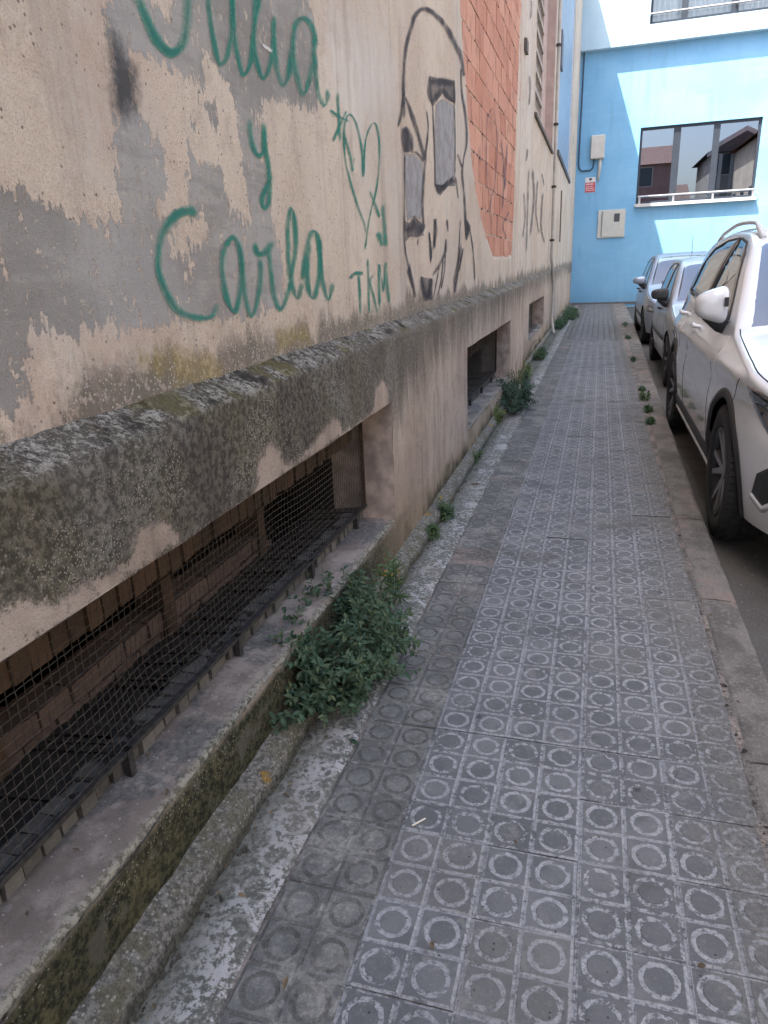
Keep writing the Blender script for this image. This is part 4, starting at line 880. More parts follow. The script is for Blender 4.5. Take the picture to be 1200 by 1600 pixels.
# inner half-height brick wall and its posts
inw = empty('inner_brick_wall'); into(inw, bldA)
mb_ = [brick_me('brick', 0.10, 0.105, 0.052, M_PINKBR, 0.0025) for _ in range(4)]
for r_ in range(4):
    y = 0.55 + (0.055 if r_ % 2 else 0)
    while y < 2.52 - 0.07 * r_:
        put(rb.choice(mb_), 'brick', inw, (-1.26 + rb.uniform(-.004, .004), y, 0.10 + 0.06 * (r_ + 0.5) + rb.uniform(-.002, .002)))
        y += 0.112
mp = brick_me('brick', 0.10, 0.055, 0.21, M_OCHRE, 0.002)
post = empty('brick_post'); into(post, bldA)
for y in (0.97, 1.655, 2.30):
    for k_ in range(3):
        put(mp, 'brick', post, (-1.25 + rb.uniform(-.004, .004), y, 0.335 + 0.213 * k_))
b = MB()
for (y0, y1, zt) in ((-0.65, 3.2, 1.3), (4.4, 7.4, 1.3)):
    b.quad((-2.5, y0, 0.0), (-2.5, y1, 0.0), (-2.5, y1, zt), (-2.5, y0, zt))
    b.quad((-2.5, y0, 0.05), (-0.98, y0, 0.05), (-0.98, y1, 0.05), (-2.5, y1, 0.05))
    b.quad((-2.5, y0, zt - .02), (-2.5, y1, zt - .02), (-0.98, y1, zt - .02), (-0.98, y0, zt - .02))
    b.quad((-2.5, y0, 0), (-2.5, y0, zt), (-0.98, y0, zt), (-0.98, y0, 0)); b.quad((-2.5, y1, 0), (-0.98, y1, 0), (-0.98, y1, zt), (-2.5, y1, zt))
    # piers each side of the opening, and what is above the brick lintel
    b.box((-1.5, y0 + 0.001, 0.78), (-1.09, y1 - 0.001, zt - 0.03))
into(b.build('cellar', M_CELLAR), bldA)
for (p0, p1) in ((2.832, 3.2), (7.142, 7.4), (4.4, 4.678)):
    into(MB().box((-1.1, p0, 0.1), (-0.99, p1, 1.29)).build('pier', M_JAMB), bldA)

def screen(root, a, c, z0, z1, xg, sp, feet):
    sc = empty('wire_screen'); into(sc, root)
    b = MB(); rw = 0.0010
    def wire(pts):
        n = len(b.v); k = 0
        for p in pts:
            for (dx, dd) in ((rw, 0), (0, rw), (-rw, 0), (0, -rw)):
                b.v.append((p[0] + dx, p[1] + (dd if vert else 0), p[2] + (0 if vert else dd)))
        for i in range(len(pts) - 1):
            for q in range(4): b.f.append((n + i * 4 + q, n + i * 4 + (q + 1) % 4, n + i * 4 + 4 + (q + 1) % 4, n + i * 4 + 4 + q))
    ny = int((c - a) / sp); nz = int((z1 - z0) / sp)
    sag = lambda y, z: 0.006 * math.sin(y * 3.1) + 0.004 * math.sin(z * 9 + y) - 0.022 * math.exp(-((y - 1.22) ** 2 + (z - 0.45) ** 2) / 0.012) - 0.018 * math.exp(-((y - 1.95) ** 2 + (z - 0.5) ** 2) / 0.02)
    vert = True
    for i in range(ny + 1):
        y = a + i * sp
        wire([(xg + sag(y, z0 + j * sp / 2) + (0.0006 if (i + j // 2) % 2 else -0.0006), y + (0.0004 if j % 2 else -0.0004), z0 + j * sp / 2) for j in range(2 * nz + 1)])
    vert = False
    for j in range(nz + 1):
        z = z0 + j * sp
        wire([(xg + sag(a + i * sp / 2, z) + (-0.0006 if (i // 2 + j) % 2 else 0.0006), a + i * sp / 2, z + (0.0004 if i % 2 else -0.0004)) for i in range(2 * ny + 1)])
    o = b.build('wire_mesh', M_WIRE, sc); o['kind'] = 'stuff'
    MB().box((xg - 0.006, a, z0 - 0.014), (xg + 0.010, c, z0 - 0.002)).build('bottom_rail', M_IRON, sc)
    MB().box((xg - 0.006, c - 0.012, z0), (xg + 0.008, c - 0.002, z1)).build('end_rail', M_OCHRE, sc)
    me = None
    for y in feet:
        if me is None:
            me = MB().box((-0.009, -0.009, -0.085), (0.009, 0.009, 0.0)).mesh('leg'); me.materials.append(M_IRON)
        o = bpy.data.objects.new('leg', me); COL.objects.link(o); o.parent = sc; o.location = (xg + 0.003, y, z0 - 0.002)
screen(bldA, 0.45, 2.825, 0.303, 0.755, -0.953, 0.0215, (0.56, 1.08, 1.602, 2.17, 2.68))
screen(bldA, 4.69, 7.13, 0.303, 0.775, -0.953, 0.0215, (5.0, 5.6, 6.2, 6.8))

# --- rounded cement fillet along the foot of the wall
ys = np.concatenate([np.arange(-1, 4, 0.015), np.arange(4, Y1, 0.03)])
prof = [(0, 0.075), (0.018, 0.071), (0.038, 0.065), (0.052, 0.055), (0.060, 0.040), (0.064, 0.02), (0.07, -0.01)]
V = []
for i, y in enumerate(ys):
    taper = 1.0 - 0.3 * min(max((y - 3.8) / 2, 0), 1)
    for k, (px, pz) in enumerate(prof):
        q = 0.016 * fbm(np.array([y * 11.]), np.array([k * 0.35]), 61)[0] + 0.009 * fbm(np.array([y * 45.]), np.array([k * .9]), 62)[0]
        w = 0.012 * fbm(np.array([y * 2.]), np.array([0.]), 63)[0]
        V.append((XF - 0.004 + (px + w * (k > 1)) * taper + q * (0.4 + 0.6 * (k > 0)), y, pz * (0.9 + 0.1 * taper) + q * 0.8))
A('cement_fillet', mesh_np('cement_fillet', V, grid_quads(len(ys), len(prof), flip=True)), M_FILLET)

# --- brick infill of the blocked-up opening, brick by brick
infill = empty('brick_infill'); into(infill, bldA)
bw, bh = 0.34, 0.172
mi = [brick_me('brick', 0.03, bw - 0.022, bh - 0.010, M_INFILL, 0.003) for _ in range(4)]
r_ = 0; z = 1.36
P = np.array(INFILL)
while z < 4.3:
    y = 4.7 + (bw / 2 if r_ % 2 else 0)
    while y < 8.35:
        d = sdf_poly(np.array([y]), np.array([z + bh / 2]), INFILL)[0]
        if d < 0.09:
            put(rb.choice(mi), 'brick', infill, (XW - 0.0213 + rb.uniform(-.0012, .0012), y, z + bh / 2), 0, rb.uniform(-.008, .008))
        y += bw
    z += bh; r_ += 1
b = MB()
for _ in range(150):                                        # blobs of mortar squeezed out at the joints
    y = rb.uniform(5.0, 8.1); z = rb.uniform(1.45, 3.9)
    zz = 1.36 + round((z - 1.36) / bh) * bh
    if sdf_poly(np.array([y]), np.array([zz]), INFILL)[0] > -0.03: continue
    s_ = rb.uniform(0.005, 0.012)
    b.box((XW - 0.012, y - s_ * 1.2, zz - s_ * 0.7), (XW - 0.012 + s_ * 0.9, y + s_, zz + s_ * 0.6), 0.003)
o = b.build('mortar_blob', simple('dark_mortar', (0.16, 0.12, 0.10), 0.95, 0.3, 30), infill); o['kind'] = 'stuff'

# --- graffiti: thin ribbons of sprayed paint with soft edges
LAYER = [0.0]
def spray(name, strokes, mat, x, root, label=None, spread=1.6, dens=1.0):
    V = []; Q = []; D = []
    for st in strokes:
        P = catmull(st, 7); n0 = len(V); n = len(P)
        ln = np.concatenate([[0], np.cumsum(np.hypot(np.diff(P[:, 0] + P[:, 2]), np.diff(P[:, 1] + P[:, 3])) / 2)])
        for i, p in enumerate(P):
            cy, cz = (p[0] + p[2]) / 2, (p[1] + p[3]) / 2
            hy, hz = (p[0] - p[2]) / 2 * spread, (p[1] - p[3]) / 2 * spread
            end = min(ln[i], ln[-1] - ln[i])
            wob = 1 + 0.25 * math.sin(ln[i] * 23 + n0) * 0.5
            e = min(1.0, 0.35 + end / 0.025)
            for q, d in ((-1, -0.25), (-0.55, 0.5), (0, 1.0), (0.55, 0.5), (1, -0.25)):
                V.append((x + LAYER[0] + 0.0001 * i / n, cy + hy * q, cz + hz * q)); D.append(d * dens * e * wob)
        for i in range(n - 1):
            for k in range(4):
                a = n0 + i * 5 + k; Q.append((a, a + 1, a + 6, a + 5))
        LAYER[0] += 0.00012
        if LAYER[0] > 0.0014: LAYER[0] = 0.0
    o = link(name, mesh_np(name, V, Q, False, {'d': D}), mat); into(o, root)
    if label: o['label'] = label
    return o
def fill(name, polys, mat, x, root, label=None):
    V = []; F = []; D = []
    for p in polys:
        c = np.mean(p, 0); n = len(p); b0 = len(V)
        for s_, d in ((1.0, 0.45), (0.9, 1.0)):
            for (y, z) in p: V.append((x, c[0] + (y - c[0]) * s_, c[1] + (z - c[1]) * s_)); D.append(d)
        V.append((x, c[0], c[1])); D.append(1.0)
        for i in range(n):
            j = (i + 1) % n
            F += [(b0 + i, b0 + j, b0 + n + j), (b0 + i, b0 + n + j, b0 + n + i), (b0 + n + i, b0 + n + j, b0 + 2 * n)]
    o = link(name, mesh_np(name, V, F, False, {'d': D}), mat); into(o, root)
    if label: o['label'] = label
    return o
GX = XW + 0.0005
spray('graffiti_word', S_JULIA, M_GREEN, GX, bldA, 'green sprayed name Julia in looping script')
spray('graffiti_word', S_Y_, M_GREEN, GX, bldA, 'green sprayed letter y between the two names')
spray('graffiti_word', S_CARLA, M_GREEN, GX, bldA, 'green sprayed name Carla in looping script')
spray('graffiti_heart', S_HEART, M_GREEN, GX, bldA, 'thin green sprayed heart pierced by an arrow', 1.35)
spray('graffiti_word', S_TKM, M_GREEN, GX, bldA, 'thin green sprayed letters TKM under the heart', 1.4)
spray('paint_mark', S_SCRIB, M_WHITEP, GX, bldA, 'short white paint dash over the green script')
fill('graffiti_eye_fill', S_EYES, M_GREYP, GX - 0.0003, bldA, 'grey painted eye hollows of the black face')
for bl in S_BLOB: fill('graffiti_blot', [bl], M_BLOT, GX + 0.0016, bldA)
spray('graffiti_face', S_FACE, M_BLACKP, GX, bldA, 'black painted face with hollow eyes and bared teeth', 1.55)
spray('graffiti_scrawl', S_BRK, M_BLUEP, XW - 0.002, bldA, 'faint blue black loop on the red brick', 1.3, 0.9)

# ================================================================ farther rendered building
XB, XP = -0.93, -0.885
bldB = empty('rendered_building', (XB, Y1, 0))
tag(bldB, 'farther beige rendered building with lattice window, shutter coloured with a blue reflection and drainpipe next to the blue house', 'building')
def B(o): return into(o, bldB)
ys = np.concatenate([[Y1 + 0.06], np.arange(Y1 + 0.1, 15, 0.06), np.arange(15, 24.89, 0.2), [24.89]])
ys = np.unique(np.round(np.concatenate([ys, [10.55, 14.0, 15.6, 21.2]]), 4))
zs = np.unique(np.round(np.concatenate([np.arange(1.02, 4.4, 0.06), np.arange(4.4, 9.1, 0.3), [3.15, 3.38, 6.2, 9.1]]), 4))
Yg, Zg = np.meshgrid(ys, zs, indexing='ij')
Xg = XB - 0.004 + 0.008 * fbm(Yg * 1.0, Zg * 1.0, 71) + 0.003 * fbm(Yg * 6, Zg * 6, 72) + np.where(Yg > 22.2, 0.03, 0)
yc = (ys[:-1] + ys[1:])[:, None] / 2; zc = (zs[:-1] + zs[1:])[None] / 2
keep = ~(((yc > 10.55) & (yc < 14.0) & (zc > 3.15) & (zc < 6.2)) | ((yc > 15.6) & (yc < 21.2) & (zc > 3.38) & (zc < 9.0)))
far_ = np.full(Yg.shape, 0.5)
B(link('wall', mesh_np('wall', np.stack([Xg, Yg, Zg], -1).reshape(-1, 3), grid_quads(len(ys), len(zs), keep), True,
       {'paint': far_, 'white': far_ - 0.5 + 0.5 * (np.abs(Yg - 9.6) > 0.8), 'soot': far_, 'olive': far_, 'dark': far_}), M_WALL))
b = MB(); b.box((-7, Y1 + 0.005, -0.2), (-1.5, 24.88, 9.05))
b.box((-1.5, Y1 + 0.005, 6.2), (XB - 0.02, 15.6, 9.05)); b.box((-1.5, Y1 + 0.005, 1.3), (XB - 0.02, 10.55, 6.2)); b.box((-1.5, 14.0, 1.3), (XB - 0.02, 15.6, 6.2))
b.box((-1.5, 21.2, 1.3), (XB - 0.02, 24.88, 9.05)); b.box((-1.5, 10.55, 1.3), (XB - 0.02, 14.0, 3.15)); b.box((-1.5, 15.6, 1.3), (XB - 0.02, 21.2, 3.38))
B(b.build('wall_core', M_JAMB))
B(MB().box((-7.05, Y1 + 0.005, 9.05), (-0.75, 24.88, 9.29)).build('cornice', M_JAMB))
# plinth
NB = (9.95, 12.75, 0.30, 0.785)
ys = np.unique(np.round(np.concatenate([np.arange(Y1 + 0.06, 24.89, 0.08), [NB[0], NB[1], 24.89]]), 4))
zl = np.array([-0.03, 0.03, 0.08, 0.14, 0.20, 0.25, 0.30, 0.36, 0.44, 0.52, 0.6, 0.68, 0.735, 0.785, 0.84, 0.90, 0.96, 1.02])
Yg = np.repeat(ys[:, None], len(zl) + 5, 1); Zg = np.zeros_like(Yg); Xg = np.full_like(Yg, XP)
for i, y in enumerate(ys):
    Zg[i, :len(zl)] = zl
    Zg[i, len(zl):] = [zf(y) - 0.012, zf(y), zf(y) + 0.02, zf(y) + 0.035, zf(y) + 0.04]
    Xg[i, len(zl):] = [XP, XP - 0.008, XP - 0.025, XP - 0.04, XB - 0.02]
Xg += 0.008 * fbm(Yg * 2, Zg * 3, 73) - 0.003 - 0.0035 * (Yg - Y1) / 1.0 * 0.9 * 0.5
zc = np.concatenate([(zl[:-1] + zl[1:]) / 2, np.full(5, 9)])
yc = (ys[:-1] + ys[1:]) / 2
keep = ~((yc[:, None] > NB[0]) & (yc[:, None] < NB[1]) & (zc[None] > NB[2]) & (zc[None] < NB[3]))
B(link('plinth', mesh_np('plinth', np.stack([Xg, Yg, Zg], -1).reshape(-1, 3), grid_quads(len(ys), Yg.shape[1], keep), True, {'clean': np.full(Yg.shape, 0.5)}), M_PLINTH))
niche(bldB, None, XP - 0.01, *NB, 0.2)
B(MB().quad((XP - 0.2, NB[0], 0.1), (XP - 0.2, NB[1], 0.1), (XP - 0.2, NB[1], 1.0), (XP - 0.2, NB[0], 1.0)).build('cellar_shutter', M_CELLAR))
# skirting
V = []; ys = np.arange(Y1, 24.88, 0.08)
for y in ys:
    for k, (px, pz) in enumerate([(0, 0.07), (0.02, 0.066), (0.04, 0.05), (0.05, 0.02), (0.055, -0.01)]):
        q = 0.012 * fbm(np.array([y * 7.]), np.array([k * .5]), 75)[0]
        V.append((XP - 0.015 - 0.0016 * (y - Y1) + px + q, y, pz + q))
B(link('cement_fillet', mesh_np('cement_fillet', V, grid_quads(len(ys), 5, flip=True)), M_FILLET))
# lattice window
lw = empty('lattice_window'); B(lw)
mlat = simple('weathered_cast_stone', (0.40, 0.345, 0.30), 0.9, 0.2, 12)
xb = XB - 0.13
MB().box((xb - 0.25, 10.5, 3.1), (xb - 0.12, 14.05, 6.25)).build('pane', simple('dusty_pane', (0.17, 0.155, 0.14), 0.5), lw)
for i in range(13): MB().box((xb - 0.09, 10.57 + i * 0.21, 3.15), (xb - 0.02, 10.57 + i * 0.21 + 0.055, 6.2)).build('mullion', mlat, lw)
for i in range(12): MB().box((xb - 0.088, 10.55, 3.17 + i * 0.255), (xb + 0.012, 13.15, 3.17 + i * 0.255 + 0.06)).build('transom', mlat, lw)
b = MB(); b.box((xb - 0.1, 13.15, 3.15), (xb + 0.0, 13.98, 6.2)); b.quad((xb - .15, 13.985, 3.15), (XB + .004, 13.985, 3.15), (XB + .004, 13.985, 6.2), (xb - .15, 13.985, 6.2))
b.build('window_jamb', simple('rosy_render', (0.46, 0.345, 0.30), 0.92, 0.12, 6), lw)
MB().box((xb - 0.1, 10.45, 3.105), (XB + 0.03, 14.0, 3.15)).build('window_sill', simple('dark_sill', (0.11, 0.09, 0.08), 0.9), lw)
# big opening with a shutter, the mirrored blue house painted into its colour
sh = empty('reflected_blue_shutter'); B(sh)
msh = simple('reflected_blue_metal', (0.20, 0.29, 0.42), 0.45, 0.15, 4, Metallic=0.0)
for i in range(46):
    z = 3.40 + i * 0.12
    MB().box((XB - 0.075 - (0.006 if i % 2 else 0), 15.75, z), (XB - 0.04, 21.0, z + 0.117)).build('slat', msh, sh)
mwf = simple('white_frame', (0.6, 0.6, 0.62), 0.5)
MB().box((XB - 0.1, 15.604, 3.384), (XB - 0.012, 15.75, 8.99)).build('frame', mwf, sh)
MB().box((XB - 0.1, 21.0, 3.384), (XB - 0.012, 21.196, 8.99)).build('frame', mwf, sh)
MB().box((XB - 0.1, 15.55, 3.30), (XB + 0.035, 21.2, 3.38)).build('window_sill', simple('slate_sill', (0.07, 0.075, 0.09), 0.7), sh)
MB().box((XB - 0.04, 16.0, 4.9), (XB + 0.0, 16.5, 5.5)).build('bracket_box', simple('dark_box', (0.12, 0.125, 0.16), 0.6), sh)
# pipe, conduit, vent, pillar crack
mp_ = simple('old_white_pipe', (0.42, 0.385, 0.34), 0.6, 0.15, 8)
dp = empty('drain_pipe', (XB, 14.4, 0)); B(dp)
pw = [(XB + 0.045, 14.2, 8.9), (XB + 0.045, 14.2, 1.40), (XB + 0.06, 14.3, 1.22), (XP + 0.02, 14.5, 1.02), (XP + 0.035, 14.55, 0.9), (XP + 0.03, 14.5, 0.25), (XP + 0.07, 14.35, 0.06), (XP + 0.1, 14.25, 0.02)]
t_ = MB().tube([Vector(p) - Vector((XB, 14.4, 0)) for p in pw], 0.026, 8); t_.build('pipe', mp_, dp, smooth=True)
for z in (1.7, 2.6, 3.6, 4.8):
    MB().tube([(0.045, -0.2, z - .02), (0.045, -0.2, z + .02)], 0.042, 8).box((0.0, -0.205, z - .01), (0.045, -0.195, z + .01)).build('clamp', M_IRON, dp)
B(MB().box((XB, 9.0, 3.50), (XB + 0.03, 9.2, 3.62)).build('vent_cover', simple('brown_cover', (0.10, 0.075, 0.065), 0.7)))
B(MB().tube([(XB + 0.02, 17.3, 2.8), (XB + 0.02, 17.3, 1.75)], 0.014, 6).build('conduit', simple('brown_conduit', (0.12, 0.095, 0.08), 0.8)))
B(MB().box((XB - 0.06, Y1 + 0.004, 1.0), (XB - 0.03, Y1 + 0.055, 9.0)).build('joint_gap', M_CELLAR))
for st in S_FAR: spray('graffiti_mark', [st], M_FAINTP, XB + 0.006, bldB, None, 1.5, 1.0)

# ================================================================ blue building closing the street
YB = 24.9
blue = empty('blue_building', (2, YB, 0))
tag(blue, 'blue painted building with dark framed windows closing the end of the street', 'building')
def Bl(o): return into(o, blue)
WX0, WX1, WZ0, WZ1 = 0.93, 4.24, 2.93, 5.04
def holed(x0, x1, z0, z1, y, hx0, hx1, hz0, hz1, mat, name, thick=0.3):
    b = MB(); xs = [x0, hx0, hx1, x1]; zs_ = [z0, hz0, hz1, z1]
    for i in range(3):
        for j in range(3):
            if i == 1 and j == 1: continue
            b.quad((xs[i], y, zs_[j]), (xs[i + 1], y, zs_[j]), (xs[i + 1], y, zs_[j + 1]), (xs[i], y, zs_[j + 1]))
    # reveals
    t = y + 0.22
    b.quad((hx0, y, hz0), (hx0, y, hz1), (hx0, t, hz1), (hx0, t, hz0)); b.quad((hx1, y, hz0), (hx1, t, hz0), (hx1, t, hz1), (hx1, y, hz1))
    b.quad((hx0, y, hz1), (hx1, y, hz1), (hx1, t, hz1), (hx0, t, hz1)); b.quad((hx0, y, hz0), (hx0, t, hz0), (hx1, t, hz0), (hx1, y, hz0))
    return Bl(b.build(name, mat))
holed(-3.0, 12, -0.2, 7.3, YB, WX0, WX1, WZ0, WZ1, M_BLUE, 'wall')
YO = YB - 0.235
holed(-3.0, 12, 7.17, 14, YO, 0.97, 5.9, 7.62, 9.4, M_PALE, 'upper_storey')
Bl(MB().quad((-3, YO, 7.17), (-3, YB + 0.1, 7.17), (12, YB + 0.1, 7.17), (12, YO, 7.17)).build('overhang_soffit', M_PALE))
Bl(MB().box((-3, YB + 0.5, -0.2), (12, YB + 6, 13.9)).build('wall_core', M_CELLAR))
Bl(MB().box((-0.95, YB - 0.02, -0.02), (12, YB + 0.01, 0.05)).build('base_strip', simple('grey_strip', (0.13, 0.13, 0.13), 0.9)))
M_FRAME = simple('anthracite_frame', (0.022, 0.03, 0.045), 0.5, 0.1, 5)
M_ALU = simple('brushed_rail', (0.45, 0.45, 0.46), 0.35, 0.1, 8, Metallic=0.7)
M_WGL = mat_glass('window_glass', (0.25, 0.3, 0.35), 1.0, 0.26, 0.004, (0.62, 0.70, 0.85))
M_WGL2 = mat_glass('upper_window_glass', (0.85, 0.9, 0.92), 1.0, 0.04, 0.004)
def window(x0, x1, z0, z1, y, splits, gl, label, rail_z, fw=0.07):
    w = empty('window', (x0, y, z0)); Bl(w); w['label'] = label
    def W(o): return o
    def lo(b): b.v = [(p[0] - x0, p[1] - y, p[2] - z0) for p in b.v]; return b
    f = MB(); ya, yb = y + 0.07, y + 0.14
    f.box((x0, ya, z0), (x0 + fw, yb, z1)); f.box((x1 - fw, ya, z0), (x1, yb, z1)); f.box((x0 + fw, ya, z1 - fw), (x1 - fw, yb, z1)); f.box((x0 + fw, ya, z0), (x1 - fw, yb, z0 + fw))
    lo(f).build('frame', M_FRAME, w)
    xs = [x0 + fw]
    for (a, c) in splits:
        lo(MB().box((a, ya + 0.004, z0 + fw), (c, yb - 0.004, z1 - fw))).build('mullion', M_FRAME, w)
        xs += [a, c]
    xs.append(x1 - fw)
    for i in range(0, len(xs), 2):
        tw = 0.004 * (i - 1)
        lo(MB().quad((xs[i], yb - 0.03, z0 + fw), (xs[i + 1], yb - 0.03 + tw, z0 + fw), (xs[i + 1], yb - 0.03 + tw, z1 - fw), (xs[i], yb - 0.03, z1 - fw))).build('pane', gl, w)
    return w
w1 = window(WX0, WX1, WZ0, WZ1, YB, [(1.88, 2.08), (2.98, 3.15)], M_WGL, 'dark three pane window reflecting houses', 3.2)
w2 = window(0.97, 5.9, 7.62, 9.4, YO, [(1.80, 1.97), (3.10, 3.27), (4.4, 4.57)], M_WGL2, 'upper window with white curtains', 7.9)
Bl(MB().box((WX0 + 0.1, YB + 0.3, WZ0 - .2), (WX1 + .4, YB + 0.34, WZ1 + .2)).build('window_back', simple('dim_room', (0.03, 0.032, 0.036), 0.9)))
# rail and sill below the ground-floor window
Bl(MB().box((WX0 - 0.03, YB - 0.15, WZ0 - 0.09), (WX1 + 0.05, YB + 0.01, WZ0 - 0.002)).build('window_sill', simple('pale_stone_sill', (0.55, 0.55, 0.55), 0.8)))
b = MB().tube([(WX0 + 0.05, YB - 0.09, WZ0 + 0.2), (WX1 + 0.02, YB - 0.09, WZ0 + 0.2)], 0.028, 8)
for x in (WX0 + 0.1, 2.0, 3.1, WX1 - 0.05): b.box((x - 0.03, YB - 0.10, WZ0), (x + 0.03, YB - 0.085, WZ0 + 0.2))
Bl(b.build('guard_rail', M_ALU))
b = MB().tube([(0.97, YO - 0.05, 7.86), (5.9, YO - 0.05, 7.86)], 0.025, 8)
for x in (1.0, 3.2, 5.8): b.box((x - 0.02, YO - 0.055, 7.84), (x + 0.02, YO + 0.06, 7.88))
Bl(b.build('guard_rail', M_ALU))
# curtains: wavy sheets behind the upper panes
mcur = simple('white_curtain', (0.85, 0.85, 0.83), 0.9, 0.03, 3)
for (a, c) in ((1.02, 1.83), (1.98, 3.12), (3.28, 4.42), (4.55, 5.8)):
    xs = np.linspace(a, c, 60); V = []
    for x in xs:
        yy = YO + 0.26 + 0.03 * math.sin(x * 47) + 0.018 * math.sin(x * 21 + 1)
        V += [(x, yy, 7.55), (x, yy, 9.45)]
    Bl(link('curtain', mesh_np('curtain', V, grid_quads(60, 2)), mcur))

# things fixed to the blue wall
jb = empty('junction_box', (-0.28, YB, 4.28)); tag(jb, 'white box with a short white pipe under it, high on the blue wall', 'box')
M_PVC = simple('grey_white_pvc', (0.56, 0.54, 0.50), 0.55, 0.06, 6)
MB().box((-0.205, -0.17, 0), (0.205, 0.005, 0.65)).build('box_body', M_PVC, jb, bevel=0.02)
MB().box((-0.19, -0.182, 0.02), (0.19, -0.171, 0.63)).build('lid', M_PVC, jb, bevel=0.005)
MB().tube([(0.09, -0.06, 0.0), (0.09, -0.06, -0.25), (0.06, -0.06, -0.62)], [0.05, 0.048, 0.03], 8).build('pipe', M_PVC, jb, smooth=True)
cb = MB().tube([(-0.80, YB - 0.03, 11), (-0.80, YB - 0.03, 7.0), (-0.83, YB - 0.03, 4.2), (-0.80, YB - 0.03, 4.05), (-0.72, YB - 0.03, 3.98), (-0.48, YB - 0.03, 3.98), (-0.39, YB - 0.03, 4.05), (-0.37, YB - 0.03, 4.3)], 0.022, 6).build('cable', simple('dark_blue_cable', (0.04, 0.075, 0.13), 0.6), smooth=True)
tag(cb, 'dark cable running down the corner of the blue wall into the white box', 'cable')
mc = empty('meter_cabinet', (0.245, YB, 2.0)); tag(mc, 'pale square meter cabinet with a small dark window, low on the blue wall', 'cabinet')
M_CAB = simple('cream_cabinet', (0.52, 0.52, 0.48), 0.5, 0.05, 6)
MB().box((-0.41, -0.05, 0), (0.41, 0.005, 0.82)).build('cabinet_body', M_CAB, mc, bevel=0.012)
MB().box((-0.27, -0.066, 0.03), (0.36, -0.051, 0.79)).build('door', M_CAB, mc, bevel=0.006)
MB().box((0.07, -0.071, 0.46), (0.24, -0.067, 0.70)).build('meter_window', simple('meter_glass', (0.05, 0.06, 0.08), 0.1), mc)
MB().box((-0.30, -0.06, 0.05), (-0.285, -0.05, 0.77)).build('hinge', M_FRAME, mc)
MB().tube([(-0.35, -0.053, 0.3), (-0.35, -0.053, 0.31)], 0.012, 8).build('lock', M_IRON, mc)
sg = empty('alarm_sign', (-0.45, YB, 3.36)); tag(sg, 'small white and red warning sign on the blue wall under the white box', 'sign')
MB().box((-0.155, -0.012, 0), (0.155, 0.0, 0.43)).build('sign_plate', simple('sign_white', (0.70, 0.69, 0.68), 0.5), sg)
MB().box((-0.150, -0.015, 0.005), (0.150, -0.0125, 0.285)).build('sign_panel', simple('sign_red', (0.50, 0.075, 0.10), 0.5), sg)
b = MB()
for z, segs in ((0.215, 7), (0.15, 6), (0.10, 8), (0.05, 7)):
    x = -0.12
    for k in range(segs):
        wd = 0.012 + 0.010 * ((k * 7 + int(z * 100)) % 3); h = 0.04 if z > 0.2 else 0.024
        if x + wd > 0.125: break
        b.box((x, -0.018, z), (x + wd, -0.0155, z + h)); x += wd + 0.012
b.build('lettering', simple('sign_letters', (0.72, 0.62, 0.62), 0.5), sg)
MB().box((-0.045, -0.016, 0.36), (0.05, -0.0125, 0.40)).box((-0.02, -0.017, 0.33), (0.02, -0.0126, 0.359)).build('camera_symbol', simple('sign_black', (0.03, 0.03, 0.035), 0.5), sg)

